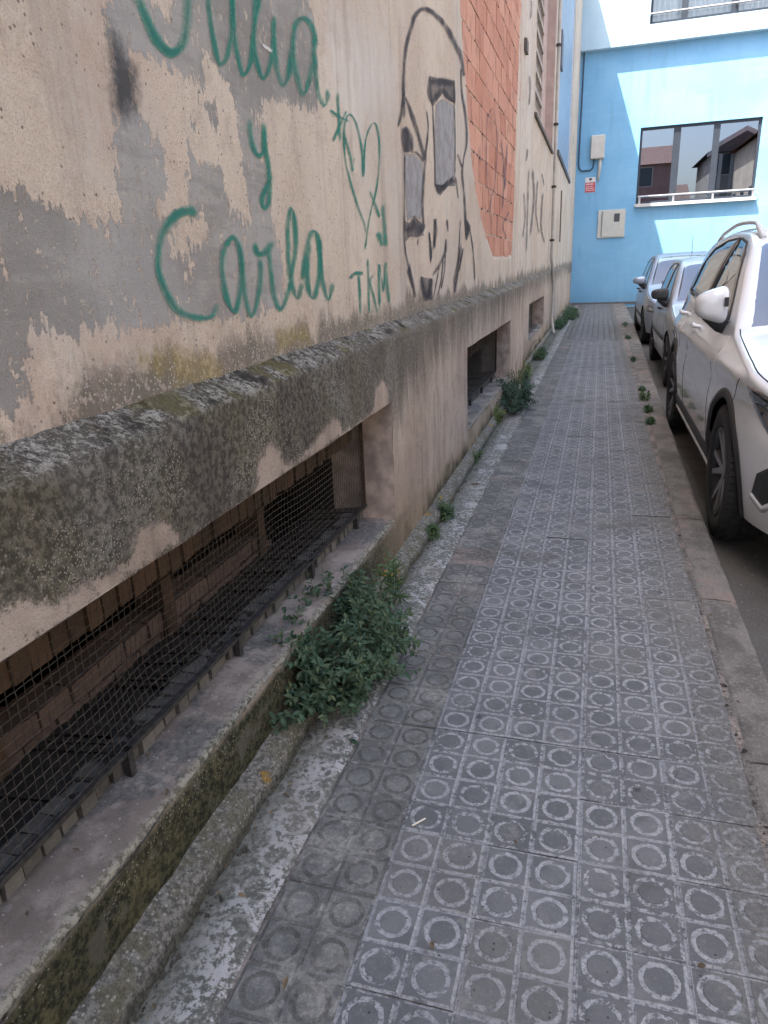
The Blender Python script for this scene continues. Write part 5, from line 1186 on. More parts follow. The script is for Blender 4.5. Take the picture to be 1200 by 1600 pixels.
# ================================================================ houses opposite and behind (seen in reflections, they bounce light)
def house(name, label, x0, x1, y0, y1, h, wall_c, roof_c, ridge, win_face, root_label_cat='building'):
    r = empty(name, ((x0 + x1) / 2, (y0 + y1) / 2, 0)); tag(r, label, 'building', None)
    ox, oy = r.location.x, r.location.y
    sh_ = lambda b: (setattr(b, 'v', [(p[0] - ox, p[1] - oy, p[2]) for p in b.v]), b)[1]
    mw_ = simple('house_wall', wall_c, 0.9, 0.12, 1.5); mr = simple('roof_tiles', roof_c, 0.9, 0.25, 6)
    sh_(MB().box((x0, y0, -0.2), (x1, y1, h))).build('wall', mw_, r)
    b = MB(); e = 0.4
    if ridge == 'x':
        ym = (y0 + y1) / 2; zr = h + (y1 - y0) * 0.22
        b.quad((x0 - e, y0 - e, h), (x1 + e, y0 - e, h), (x1 + e, ym, zr), (x0 - e, ym, zr)); b.quad((x0 - e, ym, zr), (x1 + e, ym, zr), (x1 + e, y1 + e, h), (x0 - e, y1 + e, h))
        b.poly([(x0 - e, y0 - e, h), (x0 - e, ym, zr), (x0 - e, y1 + e, h)]); b.poly([(x1 + e, y0 - e, h), (x1 + e, y1 + e, h), (x1 + e, ym, zr)])
    else:
        xm = (x0 + x1) / 2; zr = h + (x1 - x0) * 0.3
        b.quad((x0 - e, y0 - e, h), (xm, y0 - e, zr), (xm, y1 + e, zr), (x0 - e, y1 + e, h)); b.quad((xm, y0 - e, zr), (x1 + e, y0 - e, h), (x1 + e, y1 + e, h), (xm, y1 + e, zr))
        b.poly([(x0 - e, y1 + e, h), (xm, y1 + e, zr), (x1 + e, y1 + e, h)]); b.poly([(x0 - e, y0 - e, h), (x1 + e, y0 - e, h), (xm, y0 - e, zr)])
    sh_(b).build('roof', mr, r)
    if ridge == 'y':
        mbd = simple('white_board', (0.6, 0.58, 0.55), 0.7); xm = (x0 + x1) / 2; zr = h + (x1 - x0) * 0.3
        for (xa, xb_) in ((x0 - e, xm), (x1 + e, xm)):
            sh_(MB().quad((xa, y1 + e + .02, h - .3), (xb_, y1 + e + .02, zr - .3), (xb_, y1 + e + .02, zr), (xa, y1 + e + .02, h))).build('bargeboard', mbd, r)
        for k_ in range(7): sh_(MB().box((x0 + .2 + k_ * .75, y1 + .03, 0.4), (x0 + .42 + k_ * .75, y1 + .12, h - .1))).build('board', mbd, r)
    mg = simple('house_pane', (0.06, 0.07, 0.08), 0.2); mfr = simple('house_frame', (0.5, 0.48, 0.45), 0.6)
    z = 1.2
    while z + 1.3 < h:
        if win_face == 'y':
            x = x0 + 0.9
            while x + 1.0 < x1:
                f = sh_(MB().box((x - .08, y1 - 0.02, z - .08), (x + 1.08, y1 + 0.03, z + 1.38))).build('window', mfr, r)
                sh_(MB().box((x, y1 + 0.031, z), (x + 1.0, y1 + 0.04, z + 1.3))).build('pane', mg, f); x += 2.3
        else:
            y = y0 + 0.9
            while y + 1.0 < y1:
                f = sh_(MB().box((x0 - 0.03, y - .08, z - .08), (x0 + 0.02, y + 1.08, z + 1.38))).build('window', mfr, r)
                sh_(MB().box((x0 - 0.04, y, z), (x0 - 0.031, y + 1.0, z + 1.3))).build('pane', mg, f); y += 2.6
        z += 2.8
    return r
house('town_house', 'brick red house with pale gable, mirrored in the pane nearest the meter cabinet', 1.2, 5.2, -22, -14, 8.3, (0.36, 0.22, 0.19), (0.17, 0.10, 0.085), 'x', 'y')
house('town_house', 'dark gabled house mirrored in the last pane of the blue wall window', 7.4, 12.4, -17, -9, 8.2, (0.36, 0.34, 0.31), (0.10, 0.09, 0.085), 'y', 'y')
house('town_house', 'low grey house mirrored in the middle pane of the blue wall window', 5.0, 7.3, -30, -22, 6.0, (0.3, 0.29, 0.3), (0.16, 0.1, 0.08), 'x', 'y')
house('town_house', 'long sunlit cream terrace across the road from the parked cars', 9.2, 15, -8, 24.0, 8.0, (0.58, 0.50, 0.40), (0.30, 0.14, 0.09), 'y', 'x')

# ================================================================ parked cars
def interp(xs, ys):
    xs = np.array(xs, float); ys = np.array(ys, float)
    def f(x):
        x = np.asarray(x, float)
        # monotone cubic (pchip-like)
        h = np.diff(xs); d = np.diff(ys) / h
        m = np.zeros(len(xs)); m[1:-1] = np.where(d[:-1] * d[1:] > 0, 2 * d[:-1] * d[1:] / (d[:-1] + d[1:] + 1e-12), 0); m[0] = d[0]; m[-1] = d[-1]
        i = np.clip(np.searchsorted(xs, x) - 1, 0, len(xs) - 2)
        t = np.clip((x - xs[i]) / h[i], 0, 1)
        return ((1 + 2 * t) * (1 - t) ** 2 * ys[i] + t * (1 - t) ** 2 * h[i] * m[i] + t * t * (3 - 2 * t) * ys[i + 1] + t * t * (t - 1) * h[i] * m[i + 1])
    return f

M_TYRE = simple('tyre_rubber', (0.022, 0.022, 0.023), 0.85, 0.25, 30, 0.2)
M_RIMD = simple('dark_alloy', (0.05, 0.05, 0.055), 0.35, 0.1, 10, Metallic=0.7)
M_RIML = simple('grey_alloy', (0.30, 0.30, 0.31), 0.35, 0.1, 10, Metallic=0.8)
M_PLAST = simple('black_plastic', (0.028, 0.029, 0.031), 0.55, 0.2, 40)
M_SEAM = simple('seam_black', (0.015, 0.015, 0.016), 0.9)
M_CGL = None
def mat_carglass():
    g = G('dark_car_glass')
    return g.end(g.bsdf((0.012, 0.016, 0.02), 0.02, None, Specular_IOR_Level=1.0, Coat_Weight=1.0, Coat_Roughness=0.01, Coat_IOR=2.1))
M_CGL = mat_carglass()
M_CHROME = simple('bright_trim', (0.7, 0.7, 0.7), 0.2, 0.03, 10, Metallic=0.9)
M_LAMP = mat_glass('lamp_glass', (0.8, 0.85, 0.88), 1.0, 0.08)
M_LAMPIN = simple('lamp_reflector', (0.55, 0.56, 0.55), 0.25, 0.1, 30, Metallic=0.6)

class Car:
    def __init__(s, p):
        s.p = p
        s.L, s.W = p['L'], p['W']
        s.top = interp(*zip(*p['top'])); s.belt = interp(*zip(*p['belt'])); s.plan = interp(*zip(*p['plan']))
        s.sec = interp(*zip(*p['sec']))
    def zbot(s, y):
        p = s.p; y = np.asarray(y, float)
        z = np.full(y.shape, p['sill']); z = np.where(y < p['ax'][0] - p['ar'], p['fb'], z); z = np.where(y > p['ax'][1] + p['ar'], p['rb'], z)
        for a in p['ax']:
            q = p['ar'] ** 2 - (y - a) ** 2
            z = np.where(q > 0, np.maximum(z, p['wr'] + np.sqrt(np.maximum(q, 0))), z)
        return z
    def side(s, y, z):
        """half width of the skin at (y, z)"""
        y, z = np.broadcast_arrays(np.asarray(y, float), np.asarray(z, float))
        b = np.minimum(s.belt(y), s.top(y) - 0.03)
        low = s.plan(y) * s.W / 2 + s.sec(np.minimum(z, b))
        return np.where(z > b, low - (z - b) * s.p['tumble'] - 0.5 * np.maximum(z - b - 0.25, 0) ** 2, low)
    def section(s, y):
        p = s.p
        tp = float(s.top(y)); b = min(float(s.belt(y)), tp - 0.03)
        zb = float(s.zbot(np.array([y]))[0]); zb = min(zb, b - 0.05)
        e = 0.075 if tp - b > 0.2 else 0.03 + 0.045 * (tp - b) / 0.2
        zs = np.concatenate([np.linspace(zb, b, 16), np.linspace(b, tp - e, 9)[1:]])
        xs = s.side(y, zs)
        a = np.linspace(0, math.pi / 2, 12)[1:]
        xe = xs[-1]
        n = 2.6
        xr = xe * np.cos(a) ** (2 / n); zr = (tp - e) + e * np.sin(a) ** (2 / n)
        xr[-1] = 0
        return np.concatenate([xs, xr]), np.concatenate([zs, zr])
    def point(s, y, k):
        x, z = s.section(y); return x[k], z[k]

def lathe(b, prof, n, axis_x=True, cx=0, cy=0, cz=0):
    base = len(b.v); m = len(prof)
    for k in range(n):
        a = 2 * math.pi * k / n
        for (x, r) in prof: b.v.append((cx + x, cy + r * math.cos(a), cz + r * math.sin(a)))
    for k in range(n):
        for i in range(m - 1):
            p = base + k * m + i; q = base + ((k + 1) % n) * m + i
            b.f.append((p, p + 1, q + 1, q))
    return b

def make_car(p, name_label, group=None):
    c = Car(p); L, W = p['L'], p['W']
    root = empty('parked_car', p['loc'], p.get('rz', 0)); tag(root, name_label, 'car', group)
    root.scale = (p['sc'],) * 3
    # shell
    st = set(np.round(np.concatenate([np.linspace(0, 0.5, 24), np.arange(0.5, L - 0.4, 0.05), np.linspace(L - 0.4, L, 18)]), 4))
    for a in p['ax']:
        th = np.linspace(0, math.pi, 33)
        st |= set(np.round(a + p['ar'] * np.cos(th), 4))
        st |= {round(a - p['ar'] - 0.004, 4), round(a + p['ar'] + 0.004, 4)}
    st = np.array(sorted(st)); st = st[np.concatenate([[True], np.diff(st) > 0.0015])]
    S = [c.section(y) for y in st]; m = len(S[0][0])
    V = []; 
    for sgn in (-1, 1):
        for y, (xs, zs) in zip(st, S):
            for x, z in zip(xs, zs): V.append((sgn * x, y, z))
    n = len(st)
    Q = np.vstack([grid_quads(n, m), grid_quads(n, m, flip=True) + n * m])
    me = mesh_np('body', V, Q, True)
    bm = bmesh.new(); bm.from_mesh(me); bmesh.ops.remove_doubles(bm, verts=bm.verts, dist=0.0004)
    # close nose and tail
    for yy in (st[0], st[-1]):
        vs_ = [v for v in bm.verts if abs(v.co.y - yy) < 1e-5]
        vs_.sort(key=lambda v: math.atan2(v.co.z - 0.6, v.co.x))
        try: bm.faces.new(vs_)
        except Exception: pass
    bmesh.ops.recalc_face_normals(bm, faces=bm.faces)
    bm.to_mesh(me); bm.free()
    me.polygons.foreach_set('use_smooth', np.full(len(me.polygons), True))
    body = link('body', me, p['paint'], root)
    # dark underbody and wheel wells
    b = MB().box((-W / 2 + 0.14, 0.45, p['sill'] - 0.03), (W / 2 - 0.14, L - 0.3, p['sill'] + 0.06)).box((-W / 2 + 0.30, 0.10, p['fb'] - 0.01), (W / 2 - 0.30, 0.45, p['fb'] + 0.07))
    b.box((-W / 2 + 0.28, 0.2, p['sill'] + 0.05), (W / 2 - 0.28, L - 0.2, 0.80))
    b.build('underbody', M_PLAST, root)
    def strip(name, pts, w, mat, off=0.003, par=None, sgn=-1, thick=None):
        """thin ribbon lying on the skin along (y, z) points"""
        P = np.array(pts, float); t = np.gradient(P, axis=0); t /= np.linalg.norm(t, axis=1)[:, None] + 1e-9
        nn = np.stack([-t[:, 1], t[:, 0]], 1); V = []
        ww = np.asarray(w) if hasattr(w, '__len__') else np.full(len(P), w)
        for i in range(len(P)):
            for q, o_ in ((-0.5, -0.004), (-0.4, off), (0.4, off), (0.5, -0.004)):
                y_, z_ = P[i] + nn[i] * ww[i] * q
                V.append((sgn * (float(c.side(y_, z_)) + o_), y_, z_))
        return link(name, mesh_np(name, V, grid_quads(len(P), 4), True), mat, par or root)
    def window(name, poly, mat=M_CGL, off=0.0035, sgn=-1, par=None):
        P = np.array(poly, float)
        # densify and fan from a few inner rings so that it follows the skin
        D = []
        for i in range(len(P)):
            a, b_ = P[i], P[(i + 1) % len(P)]
            k = max(2, int(np.linalg.norm(b_ - a) / 0.05))
            for t in np.linspace(0, 1, k, endpoint=False): D.append(a + (b_ - a) * t)
        D = np.array(D); cen = D.mean(0); n_ = len(D); V = []; F = []
        for r_ in (1.0, 0.97, 0.7, 0.4):
            o_ = -0.006 if r_ == 1.0 else off
            for q in D:
                y_, z_ = cen + (q - cen) * r_
                V.append((sgn * (float(c.side(y_, z_)) + o_), y_, z_))
        V.append((sgn * (float(c.side(*cen)) + off), cen[0], cen[1]))
        for k in range(3):
            for i in range(n_): F.append((k * n_ + i, k * n_ + (i + 1) % n_, (k + 1) * n_ + (i + 1) % n_, (k + 1) * n_ + i))
        F2 = [(3 * n_ + i, 3 * n_ + (i + 1) % n_, 4 * n_) for i in range(n_)]
        me = bpy.data.meshes.new(name); me.from_pydata(V, [], F + F2); me.update()
        bm = bmesh.new(); bm.from_mesh(me); bmesh.ops.recalc_face_normals(bm, faces=bm.faces); bm.to_mesh(me); bm.free()
        me.polygons.foreach_set('use_smooth', np.full(len(me.polygons), True))
        return link(name, me, mat, par or root)
    for sgn in (-1, 1):
        for poly in p['win']:
            window('side_window', poly, sgn=sgn)
            ed = []
            for i_ in range(len(poly)):
                a_, b_ = np.array(poly[i_]), np.array(poly[(i_ + 1) % len(poly)])
                for t_ in np.linspace(0, 1, 6, endpoint=False): ed.append(a_ + (b_ - a_) * t_)
            ed += ed[:2]
            strip('window_seal', ed, 0.016, M_PLAST, 0.005, sgn=sgn)
        if p.get('pillar'):
            strip('pillar_trim', p['pillar'], 0.075, M_PLAST, 0.002, sgn=sgn)
        if p.get('wintrim'):
            strip('window_trim', p['wintrim'], 0.016, p.get('trimmat', M_CHROME), 0.006, sgn=sgn)
        for a in p['ax']:
            if p.get('clad'):
                th = np.linspace(-0.25, math.pi + 0.25, 40)
                r_ = p['ar'] + 0.012
                pts = [(a - r_ * math.cos(t), max(p['wr'] + r_ * math.sin(t), p['sill'] - 0.02)) for t in th]
                strip('arch_trim', pts, p['clad'], p['cladmat'], 0.008, sgn=sgn)
        if p.get('sillclad'):
            y0, y1 = p['ax'][0] + p['ar'], p['ax'][1] - p['ar']
            strip('sill_trim', [(y, p['sill'] + 0.085) for y in np.linspace(y0, y1, 20)], 0.10, p['cladmat'], 0.006, sgn=sgn)
            strip('sill_strip', [(y, p['sill'] + 0.018) for y in np.linspace(y0, y1, 20)], 0.045, p['paint'], 0.012, sgn=sgn)
        for seam in p['seams']:
            strip('door_gap', catmull(np.array(seam), 6), 0.007, M_SEAM, 0.0012, sgn=sgn)
        for z_ in p.get('rub', []):
            strip('rub_strip', [(y, z_ ) for y in np.linspace(p['ax'][0] + p['ar'] + .05, p['ax'][1] - p['ar'] - .05, 16)], 0.06, M_PLAST, 0.012, sgn=sgn)
        for (hy, hz) in p['handles']:
            hb = MB(); x0 = float(c.side(hy, hz))
            hb.tube([(sgn * (x0 - 0.01), hy - 0.10, hz), (sgn * (x0 + 0.032), hy - 0.075, hz + .003), (sgn * (x0 + 0.036), hy, hz + 0.006), (sgn * (x0 + 0.032), hy + 0.075, hz + 0.005), (sgn * (x0 - 0.01), hy + 0.10, hz + .002)], [0.012, 0.016, 0.017, 0.016, 0.012], 8)
            hb.build('door_handle', p['handlemat'], root, smooth=True)
    # windscreen and rear window, following the shell
    def screen_(y0, y1, name, k0=26, off=0.004, mat=M_CGL, ny=14):
        V = []
        ys_ = np.linspace(y0, y1, ny)
        rows_ = []
        for y in ys_:
            xs, zs = c.section(y)
            xx = np.concatenate([-xs[k0:], xs[k0:-1][::-1]]); zz = np.concatenate([zs[k0:], zs[k0:-1][::-1]])
            rows_.append(np.stack([xx, np.full(len(xx), y), zz], 1))
        G_ = np.array(rows_)
        du = np.gradient(G_, axis=1); dv = np.gradient(G_, axis=0); nr = np.cross(du, dv); nr /= np.linalg.norm(nr, axis=2)[..., None] + 1e-9
        nr *= np.sign(nr[..., 2:3] + 1e-9)
        o_ = np.full(G_.shape[:2], off); o_[0] = o_[-1] = -0.005; o_[:, 0] = o_[:, -1] = -0.005
        G_ = G_ + nr * o_[..., None]
        return link(name, mesh_np(name, G_.reshape(-1, 3), grid_quads(ny, G_.shape[1]), True), mat, root)
    screen_(*p['ws'], 'windscreen', mat=p.get('wsmat', M_CGL)); screen_(*p['rw'], 'rear_window')
    # wheels
    tr, tw = p['wr'], p['tw']
    prof = [(-tw / 2 + 0.02, tr * 0.62), (-tw / 2, tr * 0.72), (-tw / 2 - 0.004, tr * 0.84), (-tw / 2 + 0.008, tr * 0.945), (-tw / 2 + 0.028, tr * 0.985)]
    for q in (-0.36, -0.33, -0.31, -0.12, -0.10, -0.08, 0.08, 0.10, 0.12, 0.31, 0.33, 0.36):
        prof.append((q * tw, tr * (0.972 if abs(q) in (0.33, 0.10) else 0.998)))
    prof += [(tw / 2 - 0.028, tr * 0.985), (tw / 2, tr * 0.85), (tw / 2 - 0.02, tr * 0.62)]
    tb = lathe(MB(), prof, 72)
    # transverse tread cuts
    for i in range(60):
        a = 2 * math.pi * i / 60
        for (x0, x1) in ((-0.36, -0.14), (0.14, 0.36), (-0.07, 0.07)):
            pass
    tyre_me = tb.mesh('tyre', True); tyre_me.materials.append(M_TYRE)
    blk = MB()
    for i in range(64):
        a = 2 * math.pi * (i + 0.5) / 64; da = 0.036
        for (x0, x1, sh_) in ((-0.47, -0.345, 0), (-0.295, -0.135, .5), (-0.065, 0.065, 0), (0.135, 0.295, .5), (0.345, 0.47, 0)):
            aa = a + sh_ * 2 * math.pi / 64
            rr = tr * (1.003 if abs(x0) < 0.4 and abs(x1) < 0.4 else 0.985)
            pp = []
            for (xx, ang) in ((x0, aa - da), (x1, aa - da), (x1, aa + da), (x0, aa + da)):
                r2 = tr * (1.006 if abs(xx) < 0.4 else 0.975)
                pp.append((xx * tw, r2 * math.cos(ang), r2 * math.sin(ang)))
            lo = [(q[0], q[1] * 0.975, q[2] * 0.975) for q in pp]
            n_ = len(blk.v); blk.v += lo + pp
            blk.f += [(n_ + 4, n_ + 5, n_ + 6, n_ + 7)] + [(n_ + k, n_ + (k + 1) % 4, n_ + 4 + (k + 1) % 4, n_ + 4 + k) for k in range(4)]
    tread_me = blk.mesh('tread'); tread_me.materials.append(M_TYRE)
    rb_ = MB(); R1 = tr * 0.655
    lathe(rb_, [(tw / 2 - 0.03, R1 * 0.93), (-tw / 2 + 0.03, R1 * 0.93), (-tw / 2 + 0.006, R1), (-tw / 2 + 0.004, R1 * 0.97), (-tw / 2 + 0.03, R1 * 0.9)], 48)
    lathe(rb_, [(-tw / 2 + 0.09, R1 * 0.9), (-tw / 2 + 0.09, 0.02)], 48)
    rim_me = rb_.mesh('rim', True); rim_me.materials.append(p['rimmat'][0])
    sp = MB(); ns = p['spokes']
    for i in range(ns):
        for d in ((-0.17, 0.17) if ns <= 5 else (0,)):
            a0 = 2 * math.pi * i / ns + d * 0.3; a1 = 2 * math.pi * i / ns + d * 1.5
            r0, r1 = R1 * 0.16, R1 * 0.955
            def pt(r, a, x, o_):
                return (x, r * math.cos(a) - o_ * math.sin(a), r * math.sin(a) + o_ * math.cos(a))
            w0, w1 = 0.018, 0.013
            x0, x1 = -tw / 2 + 0.035, -tw / 2 + 0.012
            n_ = len(sp.v)
            sp.v += [pt(r0, a0, x0, -w0), pt(r0, a0, x0, w0), pt(r1, a1, x1, w1), pt(r1, a1, x1, -w1), pt(r0, a0, x0 + .03, -w0 * 1.4), pt(r0, a0, x0 + .03, w0 * 1.4), pt(r1, a1, x1 + .03, w1 * 1.4), pt(r1, a1, x1 + .03, -w1 * 1.4)]
            sp.f += [tuple(n_ + k for k in t) for t in ((0, 3, 2, 1), (0, 1, 5, 4), (1, 2, 6, 5), (2, 3, 7, 6), (3, 0, 4, 7))]
    lathe(sp, [(-tw / 2 + 0.03, 0.0001), (-tw / 2 + 0.03, R1 * 0.17), (-tw / 2 + 0.06, R1 * 0.19)], 20)
    spoke_me = sp.mesh('spoke'); spoke_me.materials.append(p['rimmat'][1])
    for a in p['ax']:
        for sgn in (-1, 1):
            w_ = empty('wheel', (sgn * (W / 2 - tw / 2 - 0.012), a, tr)); w_.parent = root
            if sgn > 0: w_.rotation_euler = (0, 0, math.pi)
            for nm, me_ in (('tyre', tyre_me), ('tread', tread_me), ('rim', rim_me), ('spoke', spoke_me)):
                o = bpy.data.objects.new(nm, me_); COL.objects.link(o); o.parent = w_
    # mirrors
    for sgn in (-1, 1):
        my, mz = p['mirror']; x0 = float(c.side(my, mz))
        ms = p['mirsize']
        mr = empty('wing_mirror', (sgn * (x0 - 0.02), my, mz)); mr.parent = root
        # housing: rounded shell, blunt towards the front
        nu, nv = 20, 12; V = []
        for i in range(nu + 1):
            u = -math.pi / 2 + math.pi * i / nu      # front pole (-) to rear (+)
            for j in range(nv * 2):
                v = 2 * math.pi * j / (nv * 2)
                cu = math.copysign(abs(math.cos(u)) ** 0.45, math.cos(u)); su = math.copysign(abs(math.sin(u)) ** 0.9, math.sin(u))
                ex = math.copysign(abs(math.cos(v)) ** 0.5, math.cos(v)); ez = math.copysign(abs(math.sin(v)) ** 0.55, math.sin(v))
                yq = su * ms[1]
                if su > 0: yq = su * ms[1] * 0.25
                xx = ex * cu * ms[0]; zz = ez * cu * ms[2]
                zz *= 1.0 - p.get('mirtaper', 0.18) * (ex * cu)            # taller towards the door? lower at the tip
                V.append((sgn * (0.02 + ms[0] * 1.02 + xx + 0.0), yq - 0.0 + 0.10 * (xx + ms[0]) * 0.6, zz + 0.10))
        nn_ = nv * 2; F = []
        for i in range(nu):
            for j in range(nn_):
                F.append((i * nn_ + j, i * nn_ + (j + 1) % nn_, (i + 1) * nn_ + (j + 1) % nn_, (i + 1) * nn_ + j))
        me_ = bpy.data.meshes.new('mirror_shell'); me_.from_pydata(V, [], F); me_.update()
        bm = bmesh.new(); bm.from_mesh(me_); bmesh.ops.recalc_face_normals(bm, faces=bm.faces); bm.to_mesh(me_); bm.free()
        me_.polygons.foreach_set('use_smooth', np.full(len(me_.polygons), True))
        link('mirror_shell', me_, p['mirmat'], mr)
        fb = MB().tube([(sgn * -0.02, 0.03, -0.03), (sgn * 0.05, 0.02, -0.01), (sgn * 0.13, 0.01, 0.05)], [0.05, 0.045, 0.035], 10)
        fb.build('mirror_foot', M_PLAST, mr, smooth=True)
        if p.get('mirlens'):
            MB().box((sgn * 0.045 - 0.011, -0.094, 0.095), (sgn * 0.045 + 0.011, -0.078, 0.145)).build('mirror_lens', M_PLAST, mr, bevel=0.004)
    # roof rails
    if p.get('rail'):
        y0, y1, hx = p['rail']
        for sgn in (-1, 1):
            pts = []
            for t in np.linspace(0, 1, 15):
                y = y0 + (y1 - y0) * t
                zr = float(c.top(y))
                lift = 0.047 * min(1, math.sin(math.pi * min(max(t, 0), 1)) * 2.6)
                pts.append((sgn * hx, y, zr - 0.035 + lift))
            MB().tube(pts, [0.0135 if 0.1 < t < 0.9 else 0.021 for t in np.linspace(0, 1, 15)], 8).build('roof_rail', p['railmat'], root, smooth=True)
    # lamps and bumper openings on the nose (drawn on the skin)
    for sgn in (-1, 1):
        for poly in p['lamp']:
            h = window('headlight', poly, M_CGL, 0.004, sgn)
            cen = np.mean(poly, 0)
            inner = [tuple(cen + (np.array(q) - cen) * 0.45 + np.array([-0.07, -0.01])) for q in poly]
            window('lamp_reflector', inner, M_LAMPIN, 0.007, sgn, h)
        for poly in p.get('intake', []):
            window('air_intake', poly, M_PLAST, 0.005, sgn)
            strip('intake_trim', [(q[0], q[1] - 0.012) for q in poly[:3]], 0.03, p['paint'], 0.012, sgn=sgn)
    MB().box((-0.52, -0.012, 0.50), (0.52, 0.03, 0.68)).build('grille', M_PLAST, root)
    MB().box((-0.26, -0.022, 0.36), (0.26, -0.0, 0.47)).build('number_plate', simple('plate_white', (0.7, 0.7, 0.68), 0.5), root)
    for sgn in (-1, 1):
        pts = []
        for y in np.linspace(0.22, p['ws'][0] + 0.02, 16):
            xs, zs = c.section(y); pts.append((sgn * xs[25], y, zs[25] + 0.001))
        MB().tube(pts, 0.0032, 5).build('bonnet_gap', M_SEAM, root, smooth=True)
    # wipers at the windscreen foot
    yw = p['ws'][0] + 0.06
    xs, zs = c.section(yw)
    MB().tube([(-0.55, yw - 0.02, float(np.interp(0.55, xs[27:][::-1], zs[27:][::-1])) + 0.015), (0.0, yw + 0.05, float(c.top(yw + .05)) + 0.012)], 0.009, 6).build('wiper', M_PLAST, root)
    if p.get('aerial'):
        y, h = p['aerial']; z = float(c.top(y))
        MB().tube([(0, y, z - 0.01), (0.0, y + 0.10, z + h)], [0.006, 0.003], 6).build('aerial', M_PLAST, root)
    return root, c

M_WHITEC = mat_paint('white_car_paint', (0.74, 0.75, 0.765), 0.0, 0.16, 0.9, 0.25)
M_SILVER = mat_paint('silver_car_paint', (0.44, 0.455, 0.475), 0.65, 0.33, 0.5, 0.4)
M_SILVERB = mat_paint('blue_silver_car_paint', (0.36, 0.40, 0.48), 0.6, 0.32, 0.5, 0.4)
GROUP = None
SUV = dict(L=4.36, W=1.84, sc=1.0, loc=(1.538, 2.97, -0.118), sill=0.25, fb=0.24, rb=0.28, ax=(0.87, 3.51), ar=0.392, wr=0.347, tw=0.222, tumble=0.36,
    top=[(0, 0.74), (0.06, 0.80), (0.25, 0.88), (0.6, 0.955), (1.0, 1.015), (1.14, 1.04), (1.35, 1.165), (1.6, 1.315), (1.85, 1.445), (2.05, 1.525), (2.4, 1.585), (2.9, 1.60), (3.5, 1.565), (3.9, 1.51), (4.05, 1.42), (4.2, 1.22), (4.30, 1.05), (4.36, 0.80)],
    belt=[(0, 0.70), (0.25, 0.83), (0.6, 0.905), (1.0, 0.965), (1.3, 1.0), (2.0, 1.03), (3.0, 1.065), (4.0, 1.10), (4.36, 1.08)],
    plan=[(0, 0.62), (0.04, 0.71), (0.12, 0.81), (0.25, 0.895), (0.45, 0.957), (0.75, 0.992), (1.2, 1.0), (3.4, 1.0), (3.9, 0.975), (4.2, 0.92), (4.32, 0.84), (4.36, 0.78)],
    sec=[(0.1, -0.09), (0.25, -0.045), (0.36, -0.022), (0.52, -0.004), (0.64, 0.0), (0.76, -0.014), (0.85, -0.002), (0.88, -0.003), (0.91, -0.026), (0.98, -0.062), (1.06, -0.088), (1.15, -0.115)],
    paint=M_WHITEC, win=[[(1.50, 1.065), (2.02, 1.405), (2.20, 1.475), (2.50, 1.51), (2.57, 1.085)], [(2.64, 1.09), (2.58, 1.512), (3.0, 1.505), (3.40, 1.46), (3.62, 1.37), (3.66, 1.135)], [(3.72, 1.14), (3.68, 1.35), (3.95, 1.22), (3.98, 1.16)]],
    wintrim=[(1.46, 1.052), (2.0, 1.068), (2.6, 1.083), (3.2, 1.11), (3.7, 1.128), (4.0, 1.148)], clad=0.05, cladmat=M_PLAST, sillclad=True,
    seams=[[(1.36, 0.36), (1.37, 0.6), (1.39, 0.84)], [(2.61, 0.36), (2.62, 0.6), (2.61, 0.84)], [(3.16, 0.60), (3.36, 0.80), (3.5, 0.86)], [(0.60, 0.865), (0.66, 0.80), (0.72, 0.735)]],
    handles=[(2.42, 0.955), (3.36, 0.985)], handlemat=M_WHITEC, ws=(1.17, 1.98), rw=(3.93, 4.2), rimmat=(M_RIMD, M_RIML), spokes=5,
    mirror=(1.52, 1.04), mirsize=(0.088, 0.085, 0.088), mirmat=M_WHITEC, mirlens=True, mirtaper=0.34, pillar=[(2.607, 1.088), (2.59, 1.3), (2.575, 1.512)], rail=(2.05, 3.9, 0.60), railmat=simple('rail_grey', (0.56, 0.58, 0.60), 0.35, 0.05, 10),
    lamp=[[(0.10, 0.66), (0.24, 0.67), (0.40, 0.76), (0.50, 0.855), (0.34, 0.845), (0.14, 0.80)]], intake=[[(0.20, 0.40), (0.26, 0.36), (0.34, 0.40), (0.30, 0.50), (0.22, 0.55)]])
suv, suvc = make_car(SUV, 'white SUV with roof rails and dark alloy wheels, parked nearest along the kerb', 'cars parked along the kerb')
